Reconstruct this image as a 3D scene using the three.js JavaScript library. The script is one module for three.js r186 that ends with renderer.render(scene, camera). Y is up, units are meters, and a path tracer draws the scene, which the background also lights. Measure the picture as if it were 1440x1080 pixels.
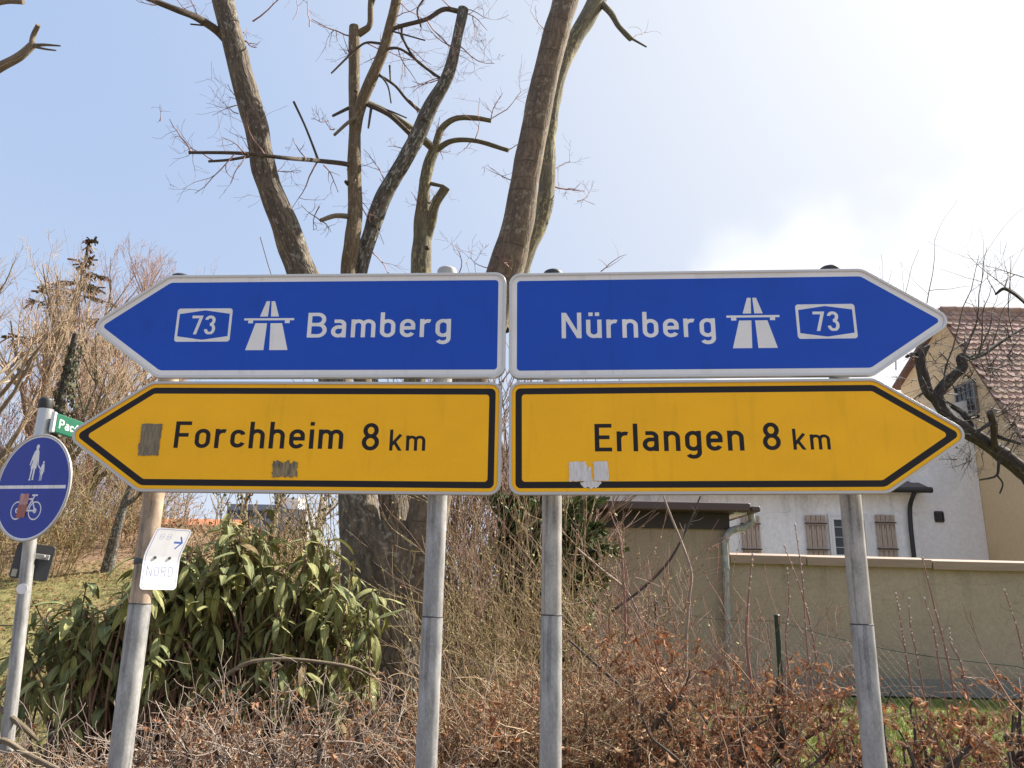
import * as THREE from 'three';
import { mergeGeometries } from 'three/addons/utils/BufferGeometryUtils.js';
import { RoundedBoxGeometry } from 'three/addons/geometries/RoundedBoxGeometry.js';

// ───────────────────────────── camera, sky, sun, exposure ─────────────────────────────
const scene = new THREE.Scene();
const FOCAL = 1100, EYE = 1.6;                       // focal length in pixels of a 1440 x 1080 picture
const camera = new THREE.PerspectiveCamera(2 * Math.atan(540 / FOCAL) * 180 / Math.PI, 4 / 3, 0.05, 600);
camera.position.set(0, EYE, 0);
camera.rotation.set(THREE.MathUtils.degToRad(14.8), 0, THREE.MathUtils.degToRad(1.1), 'YXZ');
camera.updateMatrixWorld();
const renderer = new THREE.WebGLRenderer({ antialias: true });
renderer.setSize(1024, 768);
renderer.toneMapping = THREE.LinearToneMapping;
renderer.toneMappingExposure = 2.6;
renderer.shadowMap.enabled = true;
renderer.shadowMap.type = THREE.PCFSoftShadowMap;

const rad = THREE.MathUtils.degToRad;
const SUN_AZ = rad(61), SUN_EL = rad(42);            // azimuth to the right of the view direction
const sunDir = new THREE.Vector3(Math.cos(SUN_EL) * Math.sin(SUN_AZ), Math.sin(SUN_EL), -Math.cos(SUN_EL) * Math.cos(SUN_AZ));
const sun = new THREE.DirectionalLight(new THREE.Color().setRGB(1, 0.93, 0.82), 5);
sun.position.copy(sunDir).multiplyScalar(60); sun.target.position.set(0, 0, -8); sun.position.add(sun.target.position);
sun.castShadow = true; sun.shadow.mapSize.set(4096, 4096); sun.shadow.radius = 1.2;
Object.assign(sun.shadow.camera, { left: -35, right: 35, top: 30, bottom: -30, near: 1, far: 140 });
scene.add(sun, sun.target);

// seeded randomness and tiling noise
let rs = 12345;
const seed = (s) => { rs = s >>> 0; };
const rnd = () => { rs = (rs + 0x6d2b79f5) | 0; let t = Math.imul(rs ^ (rs >>> 15), 1 | rs); t = (t + Math.imul(t ^ (t >>> 7), 61 | t)) ^ t; return ((t ^ (t >>> 14)) >>> 0) / 4294967296; };
const rr = (a, b) => a + (b - a) * rnd();
const pick = (list) => list[Math.floor(rnd() * list.length) % list.length];
const hash2 = (x, y, s) => { let h = Math.imul(x, 374761393) + Math.imul(y, 668265263) + Math.imul(s, 974634777); h = Math.imul(h ^ (h >>> 13), 1274126177); return ((h ^ (h >>> 16)) >>> 0) / 4294967296; };
const mod = (a, n) => ((a % n) + n) % n;
function vnoise(x, y, px, py, s = 0) {               // value noise with period px, py
  const xi = Math.floor(x), yi = Math.floor(y), fx = x - xi, fy = y - yi, u = fx * fx * (3 - 2 * fx), v = fy * fy * (3 - 2 * fy);
  const h = (i, j) => hash2(mod(xi + i, px), mod(yi + j, py), s);
  return (h(0, 0) * (1 - u) + h(1, 0) * u) * (1 - v) + (h(0, 1) * (1 - u) + h(1, 1) * u) * v;
}
function fbm(u, v, fx, fy, oct = 4, s = 0) {         // u, v in 0..1, tiles
  let a = 0, w = 0.5, t = 0;
  for (let o = 0; o < oct; o++) { a += w * vnoise(u * fx, v * fy, fx, fy, s + o * 17); t += w; w *= 0.5; fx *= 2; fy *= 2; }
  return a / t;
}
const { smoothstep, clamp, lerp } = THREE.MathUtils;

// the sky: blue on the left, hazy and bright towards the sun, a bank of cloud low on the right
const SKY = 0.555;                                      // radiance of the sky against the sun
function makeSky() {
  const W = 1024, H = 512, data = new Float32Array(W * H * 4), d = new THREE.Vector3();
  for (let row = 0; row < H; row++) for (let col = 0; col < W; col++) {
    const up = ((row + 0.5) / H - 0.5) * Math.PI, round = ((col + 0.5) / W - 0.5) * 2 * Math.PI;
    d.set(Math.cos(round) * Math.cos(up), Math.sin(up), Math.sin(round) * Math.cos(up));
    const el = Math.max(0, d.y), g = Math.acos(clamp(d.dot(sunDir), -1, 1)) * 180 / Math.PI;
    const h = Math.pow(1 - el, 4);
    let r = lerp(0.30, 0.58, h), gg = lerp(0.40, 0.63, h), b = lerp(0.595, 0.70, h);
    const veil = 1 - smoothstep(g, 14, 76), core = 0.6 * Math.exp(-g / 12);     // haze that whitens towards the sun
    r = lerp(r, 0.64, veil) + core; gg = lerp(gg, 0.65, veil) + core * 0.97; b = lerp(b, 0.675, veil) + core * 0.92;
    const az = Math.atan2(d.x, -d.z) * 180 / Math.PI, eld = up * 180 / Math.PI;
    const u = mod(az / 360, 1), n = fbm(u, clamp(eld / 90, 0, 0.999), 40, 10, 5, 3), n2 = fbm(u, clamp(eld / 90, 0, 0.999), 90, 24, 4, 9);
    const edge = az + (n - 0.5) * 20 + (n2 - 0.5) * 14;
    let c = smoothstep(edge, 14.5, 17) * (1 - smoothstep(az, 120, 170)) * smoothstep(eld + (n - 0.5) * 10, 2, 8) * (1 - smoothstep(eld + (n - 0.5) * 16 - Math.max(0, az - 14) * 0.25, 19, 27));
    c *= 0.45 + 0.55 * n2;
    const cl = 0.86;
    r = lerp(r, Math.max(cl, r), c); gg = lerp(gg, Math.max(cl, gg), c); b = lerp(b, Math.max(cl * 1.01, b), c);
    if (d.y < 0) { const k = smoothstep(-d.y, 0, 0.12); r = lerp(r, 0.17, k); gg = lerp(gg, 0.15, k); b = lerp(b, 0.11, k); }
    data.set([r * SKY, gg * SKY, b * SKY, 1], (row * W + col) * 4);
  }
  const t = new THREE.DataTexture(data, W, H, THREE.RGBAFormat, THREE.FloatType);
  t.mapping = THREE.EquirectangularReflectionMapping; t.magFilter = THREE.LinearFilter; t.minFilter = THREE.LinearFilter; t.needsUpdate = true;
  return t;
}
const sky = makeSky();
scene.background = sky; scene.environment = sky;

// ───────────────────────────── helpers ─────────────────────────────
const V = (x, y, z) => new THREE.Vector3(x, y, z);
const fwd = V(0, 0, -1).applyQuaternion(camera.quaternion);
const ray = (px, py) => V((px - 720) / FOCAL, (540 - py) / FOCAL, -1).applyQuaternion(camera.quaternion);
const at = (px, py, D) => { const v = ray(px, py); return v.multiplyScalar(D / -v.z).add(camera.position); };      // a point seen at a pixel, D metres ahead
const atX = (px, py, X) => { const v = ray(px, py); return v.multiplyScalar(X / v.x).add(camera.position); };      // ... on the plane x = X
const span = (w, p) => w * p.clone().sub(camera.position).dot(fwd) / FOCAL;                                       // metres covered by w pixels at p
const used = {};
const numbered = (n) => { used[n] = (used[n] ?? -1) + 1; return used[n] ? n + '_' + String(used[n]).padStart(3, '0') : n; };
function tag(o, label, category, group) { o.userData.label = label; o.userData.category = category; if (group) o.userData.group = group; return o; }
function thing(name, label, category, pos = V(0, 0, 0), group) {
  const o = new THREE.Group(); o.name = numbered(name); o.position.copy(pos); scene.add(o); return tag(o, label, category, group);
}
const shade = (o) => { o.castShadow = true; o.receiveShadow = true; return o; };
function part(name, geometry, material, parent = scene) {
  const m = shade(new THREE.Mesh(Array.isArray(geometry) ? merge(geometry) : geometry, material));
  m.name = numbered(name); parent.add(m); return m;
}
function merge(list) { return list.length === 1 ? list[0] : mergeGeometries(list.map((g) => { const n = g.index ? g.toNonIndexed() : g; for (const k of Object.keys(n.attributes)) if (!['position', 'normal', 'uv'].includes(k)) n.deleteAttribute(k); return n; })); }
const struct = (name, g, m, parent) => { const o = part(name, g, m, parent); o.userData.kind = 'structure'; return o; };
const stuff = (o) => { o.userData.kind = 'stuff'; return o; };
function instances(name, geometry, material, list, parent, tint) {   // list of Matrix4
  const m = shade(new THREE.InstancedMesh(geometry, material, list.length)); m.name = numbered(name);
  list.forEach((x, i) => { m.setMatrixAt(i, x); if (tint) m.setColorAt(i, tint(i)); });
  parent.add(m); return stuff(m);
}
const box = (w, h, d, x, y, z, bev = 0) => (bev ? new RoundedBoxGeometry(w, h, d, 2, bev) : metreBox(w, h, d)).translate(x, y, z);
function metreBox(w, h, d) { const g = new THREE.BoxGeometry(w, h, d), u = g.attributes.uv, k = [[d, h], [d, h], [w, d], [w, d], [w, h], [w, h]]; for (let i = 0; i < 24; i++) { const q = k[i >> 2]; u.setXY(i, u.getX(i) * q[0], u.getY(i) * q[1]); } return g; }
const cyl = (r1, r2, h, n, x, y, z) => new THREE.CylinderGeometry(r1, r2, h, n).translate(x, y, z);

// many tapered tubes in one geometry
class Tubes {
  constructor() { this.p = []; this.n = []; this.u = []; this.i = []; }
  add(pts, radii, sides = 4, o = {}) {
    const k = pts.length, base = this.p.length / 3, t = V(), a = V(), b = V(), nrm = V(); let prev = null, len = 0;
    for (let j = 0; j < k; j++) {
      t.subVectors(pts[Math.min(k - 1, j + 1)], pts[Math.max(0, j - 1)]).normalize();
      if (!prev) { a.set(Math.abs(t.y) > 0.9 ? 1 : 0, Math.abs(t.y) > 0.9 ? 0 : 1, 0); } else a.copy(prev);
      a.addScaledVector(t, -a.dot(t)).normalize(); prev = a.clone(); b.crossVectors(t, a);
      if (j) len += pts[j].distanceTo(pts[j - 1]);
      const r0 = Array.isArray(radii) ? radii[j] : radii;
      for (let s = 0; s <= sides; s++) {
        const g = (s % sides) / sides * Math.PI * 2, r = r0 * (o.rough ? 1 + o.rough * (vnoise((s % sides) / sides * 6, len * (o.freq ?? 5), 6, 4096, o.seed ?? 1) - 0.5) * 2 : 1);
        nrm.copy(a).multiplyScalar(Math.cos(g)).addScaledVector(b, Math.sin(g));
        this.p.push(pts[j].x + nrm.x * r, pts[j].y + nrm.y * r, pts[j].z + nrm.z * r); this.n.push(nrm.x, nrm.y, nrm.z); this.u.push(s / sides * (o.around ?? 1), len);
      }
    }
    const w = sides + 1;
    for (let j = 0; j < k - 1; j++) for (let s = 0; s < sides; s++) { const q = base + j * w + s; this.i.push(q, q + 1, q + w, q + 1, q + w + 1, q + w); }
    if (o.cap) {
      for (const e of o.cap === 2 ? [0, k - 1] : [k - 1]) {
        const c = this.p.length / 3, dir = e ? 1 : -1; this.p.push(pts[e].x, pts[e].y, pts[e].z); const tt = e ? t : V().subVectors(pts[0], pts[1]).normalize(); this.n.push(tt.x, tt.y, tt.z); this.u.push(0.5, 0.5);
        const r0 = this.p.length / 3;
        for (let s = 0; s <= sides; s++) { const q = (base + e * w + s) * 3; this.p.push(this.p[q], this.p[q + 1], this.p[q + 2]); this.n.push(tt.x, tt.y, tt.z); this.u.push(0.5 + 0.05 * Math.cos(s), 0.5); }
        for (let s = 0; s < sides; s++) dir > 0 ? this.i.push(c, r0 + s, r0 + s + 1) : this.i.push(c, r0 + s + 1, r0 + s);
      }
    }
    return this;
  }
  geometry() {
    const g = new THREE.BufferGeometry();
    g.setAttribute('position', new THREE.BufferAttribute(new Float32Array(this.p), 3)); g.setAttribute('normal', new THREE.BufferAttribute(new Float32Array(this.n), 3)); g.setAttribute('uv', new THREE.BufferAttribute(new Float32Array(this.u), 2));
    g.setIndex(new THREE.BufferAttribute(new Uint32Array(this.i), 1)); return g;
  }
}
// a smooth limb through pixels [x, y, width in pixels, distance]
function limb(T, list, sides = 16, o = {}) {
  const pts = list.map(([x, y, , D]) => at(x, y, D)), rad_ = list.map(([, , w], i) => span(w, pts[i]) / 2);
  return limbAt(T, pts, rad_, sides, o);
}
function limbAt(T, pts, rads, sides, o = {}) {
  const c = new THREE.CatmullRomCurve3(pts, false, 'centripetal'), n = o.steps ?? (pts.length - 1) * 6, P = [], R = [];
  for (let j = 0; j <= n; j++) { const f = j / n * (pts.length - 1), i = Math.min(pts.length - 2, Math.floor(f)); P.push(c.getPoint(j / n)); R.push(lerp(rads[i], rads[i + 1], f - i)); }
  T.add(P, R, sides, { cap: 1, ...o }); return P;
}
const rdir = () => { const a = rnd() * 6.2832, y = rnd() * 2 - 1, r = Math.sqrt(1 - y * y); return V(r * Math.cos(a), y, r * Math.sin(a)); };
// a crooked twig with smaller twigs on it; ends are reported to tip(p, dir)
function twig(T, p, dir, len, r, depth, o = {}) {
  const n = o.segs ?? 4, pts = [p.clone()], rs_ = [r], d = dir.clone().normalize(), wig = o.wiggle ?? 0.22, q = p.clone();
  for (let j = 1; j <= n; j++) {
    d.addScaledVector(rdir(), wig).addScaledVector(V(0, 1, 0), o.up ?? 0.05).normalize();
    q.addScaledVector(d, len / n); pts.push(q.clone()); rs_.push(Math.max(o.rmin ?? 0.001, r * (1 - (o.taper ?? 0.7) * j / n)));
  }
  T.add(pts, rs_, r > (o.thick ?? 0.012) ? 6 : 3);
  if (o.tip) o.tip(q, d, depth, pts);
  if (depth > 0) {
    const c = Math.round(o.kids ? o.kids(depth) : rr(2, 4.4));
    for (let k = 0; k < c; k++) {
      const f = rr(o.from ?? 0.25, 1), i = Math.min(n - 1, Math.floor(f * n)), s = pts[i].clone().lerp(pts[i + 1], f * n - i), nd = V().subVectors(pts[i + 1], pts[i]).normalize().multiplyScalar(o.keep ?? 0.9).addScaledVector(rdir(), o.spread ?? 0.8).normalize();
      twig(T, s, nd, len * rr(0.35, 0.7) * (o.shrink ?? 1), rs_[i] * rr(0.45, 0.7), depth - 1, o);
    }
  }
}

// ───────────────────────────── textures and materials ─────────────────────────────
const s8 = (x) => { x = clamp(x, 0, 1); return Math.round(255 * (x <= 0.0031308 ? x * 12.92 : 1.055 * Math.pow(x, 1 / 2.4) - 0.055)); };
function colorTex(w, h, fn, rep) {                   // fn(u, v) -> linear rgb
  const d = new Uint8Array(w * h * 4);
  for (let y = 0; y < h; y++) for (let x = 0; x < w; x++) { const c = fn(x / w, y / h), k = (y * w + x) * 4; d[k] = s8(c[0]); d[k + 1] = s8(c[1]); d[k + 2] = s8(c[2]); d[k + 3] = 255; }
  return fin(new THREE.DataTexture(d, w, h), true, rep);
}
function greyTex(w, h, fn, rep) {
  const d = new Uint8Array(w * h * 4);
  for (let y = 0; y < h; y++) for (let x = 0; x < w; x++) { const c = Math.round(255 * clamp(fn(x / w, y / h), 0, 1)), k = (y * w + x) * 4; d[k] = d[k + 1] = d[k + 2] = c; d[k + 3] = 255; }
  return fin(new THREE.DataTexture(d, w, h), false, rep);
}
function fin(t, srgb, rep) { if (srgb) t.colorSpace = THREE.SRGBColorSpace; t.magFilter = THREE.LinearFilter; t.minFilter = THREE.LinearMipmapLinearFilter; t.generateMipmaps = true; t.wrapS = t.wrapT = THREE.RepeatWrapping; if (rep) t.repeat.set(...rep); t.needsUpdate = true; return t; }
const rgb = (r, g, b) => new THREE.Color().setRGB(r, g, b);
const mat = (c, roughness = 0.8, extra = {}) => new THREE.MeshStandardMaterial({ color: Array.isArray(c) ? rgb(...c) : c, roughness, ...extra });
const mix3 = (a, b, t) => [lerp(a[0], b[0], t), lerp(a[1], b[1], t), lerp(a[2], b[2], t)];

// bark: uv.x once round, uv.y in metres
const furrow = (u, v, s) => { const w = fbm(u, v, 5, 6, 3, s + 5) * 0.12; const n = fbm(u + w, v, 26, 6, 4, s); return Math.pow(1 - Math.abs(2 * n - 1), 1.6); };
const barkBump = greyTex(512, 512, (u, v) => 1 - 0.8 * furrow(u, v, 1) + 0.2 * fbm(u, v, 60, 60, 3, 8));
function barkMat(a, b, lichen, amount, s, bump = 0.016, rings = 0) {
  const map = colorTex(512, 512, (u, v) => {
    const f = furrow(u, v, 1), n = fbm(u, v, 14, 5, 4, s), m = fbm(u, v, 60, 60, 3, s + 4); let c = mix3(a, b, clamp(f * 0.9 + (n - 0.5) * 0.6, 0, 1)).map((x) => x * (0.7 + 0.6 * m));
    const l = smoothstep(fbm(u, v, 30, 30, 4, s + 9) + (m - 0.5) * 0.3 + (fbm(u, v, 4, 4, 2, s + 12) - 0.5) * 0.35, 0.66 - amount * 0.25, 0.82 - amount * 0.2); if (rings) { const y = v * 7 + 0.35 * (fbm(u, v, 3, 3, 2, s + 20) - 0.5) + 0.06 * Math.sin(u * 12.6), i = Math.floor(y), ring = 1 - smoothstep(Math.abs(y - i - 0.2 - 0.6 * hash2(mod(i, 7), 1, s)), 0.012, 0.05); c = mix3(c, b.map((x) => x * 0.55), ring * 0.75 * smoothstep(fbm(u, v, 4, 7, 2, s + 22), 0.4, 0.55)); }
    return mix3(c, lichen, l * 0.8);
  });
  return new THREE.MeshStandardMaterial({ map, bumpMap: barkBump, bumpScale: bump, roughness: 0.92 });
}
const M = {};
M.barkMain = barkMat([0.20, 0.16, 0.11], [0.06, 0.046, 0.034], [0.27, 0.25, 0.2], 0.05, 11);
M.barkTan = barkMat([0.21, 0.155, 0.09], [0.10, 0.07, 0.04], [0.25, 0.21, 0.12], 0.1, 23, 0.004);
M.barkGrey = barkMat([0.15, 0.135, 0.105], [0.05, 0.043, 0.036], [0.32, 0.31, 0.26], 0.35, 31, 0.006);
M.barkYellow = barkMat([0.22, 0.19, 0.12], [0.09, 0.078, 0.05], [0.32, 0.27, 0.12], 0.28, 43, 0.006);
M.barkSmooth = barkMat([0.21, 0.155, 0.105], [0.095, 0.07, 0.05], [0.25, 0.22, 0.15], 0.0, 53, 0.006, 1);
M.barkDark = barkMat([0.085, 0.066, 0.052], [0.025, 0.02, 0.018], [0.14, 0.13, 0.11], 0.0, 61, 0.008);
M.barkBranch = barkMat([0.15, 0.115, 0.08], [0.055, 0.042, 0.032], [0.22, 0.2, 0.15], 0.1, 65, 0.006);
M.barkPale = barkMat([0.30, 0.235, 0.16], [0.15, 0.115, 0.08], [0.2, 0.17, 0.1], 0.2, 71, 0.006);
M.twigBrown = mat([0.2, 0.12, 0.08], 0.8); M.twigRed = mat([0.25, 0.13, 0.1], 0.75); M.twigTan = mat([0.31, 0.215, 0.125], 0.8);
M.farRed = mat([0.33, 0.20, 0.155], 0.8); M.farTan = mat([0.40, 0.29, 0.19], 0.8); M.twigDark = mat([0.055, 0.042, 0.036], 0.8); M.twigOlive = mat([0.25, 0.185, 0.085], 0.8); M.twigGrey = mat([0.29, 0.225, 0.18], 0.8);

// galvanised tube: uv.x round, uv.y up in metres
const zincMap = (warm, s) => colorTex(256, 512, (u, v) => {
  const n = fbm(u, v, 6, 12, 4, s), f = fbm(u, v, 60, 120, 3, s + 3), st = fbm(u, v, 26, 2, 3, s + 7), x = 0.275 + (n - 0.5) * 0.26 + (f - 0.5) * 0.12 - 0.09 * smoothstep(st, 0.55, 0.75);
  return [x * warm[0], x * warm[1], x * warm[2]];
});
const zincRough = greyTex(128, 128, (u, v) => 0.45 + 0.3 * fbm(u, v, 10, 20, 3, 77));
M.zinc = new THREE.MeshStandardMaterial({ map: zincMap([1.14, 1.12, 1.08], 5), roughnessMap: zincRough, roughness: 1, metalness: 0.2 });
M.zincWarm = new THREE.MeshStandardMaterial({ map: zincMap([1.2, 1.12, 1.0], 6), roughnessMap: zincRough, roughness: 1, metalness: 0.15 });
M.zincRust = new THREE.MeshStandardMaterial({ map: zincMap([1.35, 1.02, 0.72], 7), roughness: 0.65, metalness: 0.1 });
M.alu = mat([0.50, 0.48, 0.45], 0.45, { metalness: 0.35 }); M.aluBack = mat([0.42, 0.43, 0.44], 0.5, { metalness: 0.5 });
M.capBlack = mat([0.025, 0.024, 0.024], 0.55); M.capGrey = mat([0.33, 0.33, 0.32], 0.5); M.steelDark = mat([0.06, 0.063, 0.066], 0.5, { metalness: 0.3 });

// plaster
const plasterBump = greyTex(512, 512, (u, v) => 0.5 * fbm(u, v, 80, 80, 3, 90) + 0.5 * fbm(u, v, 16, 16, 4, 91));
function plaster(c, s, dirt = 0.25, rep = 0.5) {
  const map = colorTex(512, 512, (u, v) => { const n = fbm(u, v, 4, 4, 5, s), f = fbm(u, v, 90, 90, 2, s + 2), k = 1 - dirt * smoothstep(n, 0.45, 0.8) + (f - 0.5) * 0.16; return c.map((x) => x * k); }, [rep, rep]);
  const bm = plasterBump.clone(); bm.repeat.set(rep, rep); bm.needsUpdate = true;
  return new THREE.MeshStandardMaterial({ map, bumpMap: bm, bumpScale: 0.008, roughness: 0.95 });
}
M.plasterWhite = plaster([0.85, 0.825, 0.805], 111, 0.14, 0.22); M.plasterYellow = plaster([0.66, 0.485, 0.28], 121, 0.16, 0.3);
// one sheet over a whole wall: damp, splashed foot, runs from the top edge, patched areas, hairline cracks
function stainedWall(c, s, w, h) {
  const fx = Math.round(w * 2), map = colorTex(1024, 256, (u, v) => {
    const big = fbm(u, v, Math.round(w / 1.5), 2, 4, s), fine = fbm(u, v, 220, 50, 2, s + 1), run = smoothstep(fbm(u, v, fx * 4, 1, 3, s + 2), 0.56, 0.8) * smoothstep(v, 0.35 + 0.5 * hash2(Math.floor(u * fx * 2), 3, s), 1), foot = (1 - smoothstep(v + (fbm(u, v, fx, 3, 4, s + 3) - 0.5) * 0.3, 0.08, 0.3)), patch = smoothstep(fbm(u, v, Math.round(w / 2), 2, 2, s + 6), 0.56, 0.6);
    const crack = 1 - smoothstep(Math.abs(fbm(u, v, 7, 3, 4, s + 8) - 0.5), 0.0, 0.006), k = 1 + (big - 0.5) * 0.26 + (fine - 0.5) * 0.2 - 0.16 * run - 0.24 * foot + 0.05 * patch - 0.2 * crack;
    return [c[0] * k, c[1] * k * (1 + 0.02 * foot), c[2] * k];
  });
  const bm = plasterBump.clone(); bm.repeat.set(w * 0.7, h * 0.7); bm.needsUpdate = true;
  return new THREE.MeshStandardMaterial({ map, bumpMap: bm, bumpScale: 0.01, roughness: 0.96 });
}
const sheetBox = (w, h, d, x, y, z) => new THREE.BoxGeometry(w, h, d).translate(x, y, z);
const woodMap = colorTex(128, 512, (u, v) => { const g = fbm(u, v, 14, 3, 4, 131), k = smoothstep(fbm(u, v, 5, 8, 3, 133), 0.66, 0.76); return mix3(mix3([0.54, 0.44, 0.35], [0.28, 0.21, 0.17], g), [0.06, 0.045, 0.04], k * 0.6); });
M.woodShutter = new THREE.MeshStandardMaterial({ map: woodMap, roughness: 0.85 }); M.woodDark = mat([0.035, 0.023, 0.02], 0.6); M.roofEdge = mat([0.075, 0.045, 0.04], 0.5);
M.whitePaint = mat([0.72, 0.71, 0.70], 0.5); M.glassDark = mat([0.02, 0.023, 0.028], 0.08); M.iron = mat([0.03, 0.027, 0.027], 0.6);
M.coping = new THREE.MeshStandardMaterial({ map: colorTex(256, 256, (u, v) => mix3([0.36, 0.255, 0.2], [0.24, 0.175, 0.14], fbm(u, v, 6, 6, 5, 141))), roughness: 0.85 });
M.tile = new THREE.MeshStandardMaterial({ map: colorTex(128, 128, (u, v) => { const n = fbm(u, v, 5, 5, 5, 151); return mix3([0.46, 0.30, 0.23], [0.27, 0.165, 0.125], n); }), roughness: 0.85 });
M.verge = mat([0.13, 0.065, 0.05], 0.85);

// leaves
const leafMap = (a, b, rib, s) => colorTex(64, 256, (u, v) => {
  const c = Math.abs(u - 0.5), side = smoothstep(Math.sin((v * 26 - c * 9) * Math.PI), 0.55, 1), n = fbm(u, v, 8, 24, 3, s), m = fbm(u, v, 3, 4, 3, s + 3);
  return mix3(mix3(a, b, clamp(n * 0.6 + m * 0.5, 0, 1)), rib, Math.max(smoothstep(0.05 - c, 0, 0.04), side * 0.22));
});
const leafBump = greyTex(64, 256, (u, v) => { const c = Math.abs(u - 0.5); return 0.35 + 0.3 * fbm(u, v, 10, 40, 2, 161) - 0.35 * smoothstep(0.04 - c, 0, 0.04) + 0.3 * Math.abs(Math.sin((v * 26 - c * 9) * Math.PI)); });
const leafMat = (a, b, rib, s, tr = 0.12) => new THREE.MeshPhysicalMaterial({ map: leafMap(a, b, rib, s), bumpMap: leafBump, bumpScale: 0.003, roughness: 0.68, specularIntensity: 0.35, transmission: tr, thickness: 0, side: THREE.DoubleSide });
M.leafA = leafMat([0.34, 0.33, 0.12], [0.19, 0.20, 0.065], [0.46, 0.44, 0.22], 171, 0.22);
M.leafB = leafMat([0.24, 0.255, 0.10], [0.12, 0.14, 0.055], [0.37, 0.38, 0.19], 173, 0.2);
M.leafC = leafMat([0.27, 0.25, 0.06], [0.17, 0.175, 0.045], [0.36, 0.34, 0.14], 175, 0.25);
M.leafDry = leafMat([0.22, 0.16, 0.07], [0.13, 0.09, 0.04], [0.28, 0.2, 0.1], 177);
M.leafBeech = new THREE.MeshPhysicalMaterial({ color: 0xffffff, roughness: 0.85, specularIntensity: 0.2, transmission: 0.3, thickness: 0, side: THREE.DoubleSide });
M.bud = new THREE.MeshStandardMaterial({ color: 0xffffff, roughness: 0.7, side: THREE.DoubleSide });

// ───────────────────────────── ground ─────────────────────────────
const rise = (x, z) => { const D = -z; if (D < 4) return 0; return 3.3 * smoothstep(D, 6, 28) * smoothstep(-x / D, 0.08, 0.3) + 1.2 * smoothstep(D, 28, 70) * smoothstep(-x / D, -0.1, 0.3); };
const groundY = (x, z) => rise(x, z) + 0.05 * (vnoise(x * 0.7 + 500, z * 0.7 + 500, 4096, 4096, 7) - 0.5) * smoothstep(-z, 2.4, 5);
{
  const nx = 150, nz = 170, p = [], c = [], uv = [], idx = [];
  for (let j = 0; j <= nz; j++) for (let i = 0; i <= nx; i++) {
    const a = i / nx * 2 - 1, b = j / nz, x = Math.sign(a) * (8 * Math.abs(a) + 392 * Math.pow(Math.abs(a), 5)), z = 25 - 45 * b - 400 * Math.pow(b, 5);
    const D = -z, n = vnoise(x * 1.3 + 900, z * 1.3 + 900, 8192, 8192, 3), n2 = vnoise(x * 0.35 + 900, z * 0.35 + 900, 8192, 8192, 4);
    p.push(x, groundY(x, z) - 0.02, z); uv.push(x * 0.5, z * 0.5);
    const soil = [0.17, 0.115, 0.075], lawn = [0.17, 0.19, 0.04], meadow = [0.19, 0.165, 0.055], litter = [0.26, 0.165, 0.10];
    let k = mix3(lawn, soil, 1 - smoothstep(D + (n - 0.5) * 1.2, 4.6, 5.4)); if (D < 2.2) k = soil;
    const left = smoothstep(-x / Math.max(D, 1), 0.02, 0.14); if (D > 4) k = mix3(k, mix3(mix3(soil, meadow, smoothstep(D + (n - 0.5) * 2, 5.5, 7)), litter, smoothstep(D + (n2 - 0.5) * 8 + (n - 0.5) * 3, 14, 18)), left);
    c.push(...k);
  }
  for (let j = 0; j < nz; j++) for (let i = 0; i < nx; i++) { const q = j * (nx + 1) + i; idx.push(q, q + 1, q + nx + 1, q + 1, q + nx + 2, q + nx + 1); }
  const g = new THREE.BufferGeometry(); g.setAttribute('position', new THREE.Float32BufferAttribute(p, 3)); g.setAttribute('color', new THREE.Float32BufferAttribute(c, 3)); g.setAttribute('uv', new THREE.Float32BufferAttribute(uv, 2)); g.setIndex(idx); g.computeVertexNormals();
  const map = colorTex(512, 512, (u, v) => { const n = fbm(u, v, 12, 12, 5, 181), f = fbm(u, v, 90, 90, 2, 183), k = 0.55 + 0.6 * n + 0.35 * (f - 0.5); return [k, k * 0.99, k * 0.96]; });
  struct('ground', g, new THREE.MeshStandardMaterial({ vertexColors: true, map, roughness: 1, bumpMap: map, bumpScale: 0.03 }));
  struct('pavement', box(40, 0.12, 4.2, 0, -0.04, 0.2), new THREE.MeshStandardMaterial({ map: colorTex(256, 256, (u, v) => { const k = 0.10 + 0.10 * fbm(u, v, 40, 40, 3, 191); return [k, k * 0.97, k * 0.92]; }, [0.5, 0.5]), roughness: 0.95 }));
}

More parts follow.
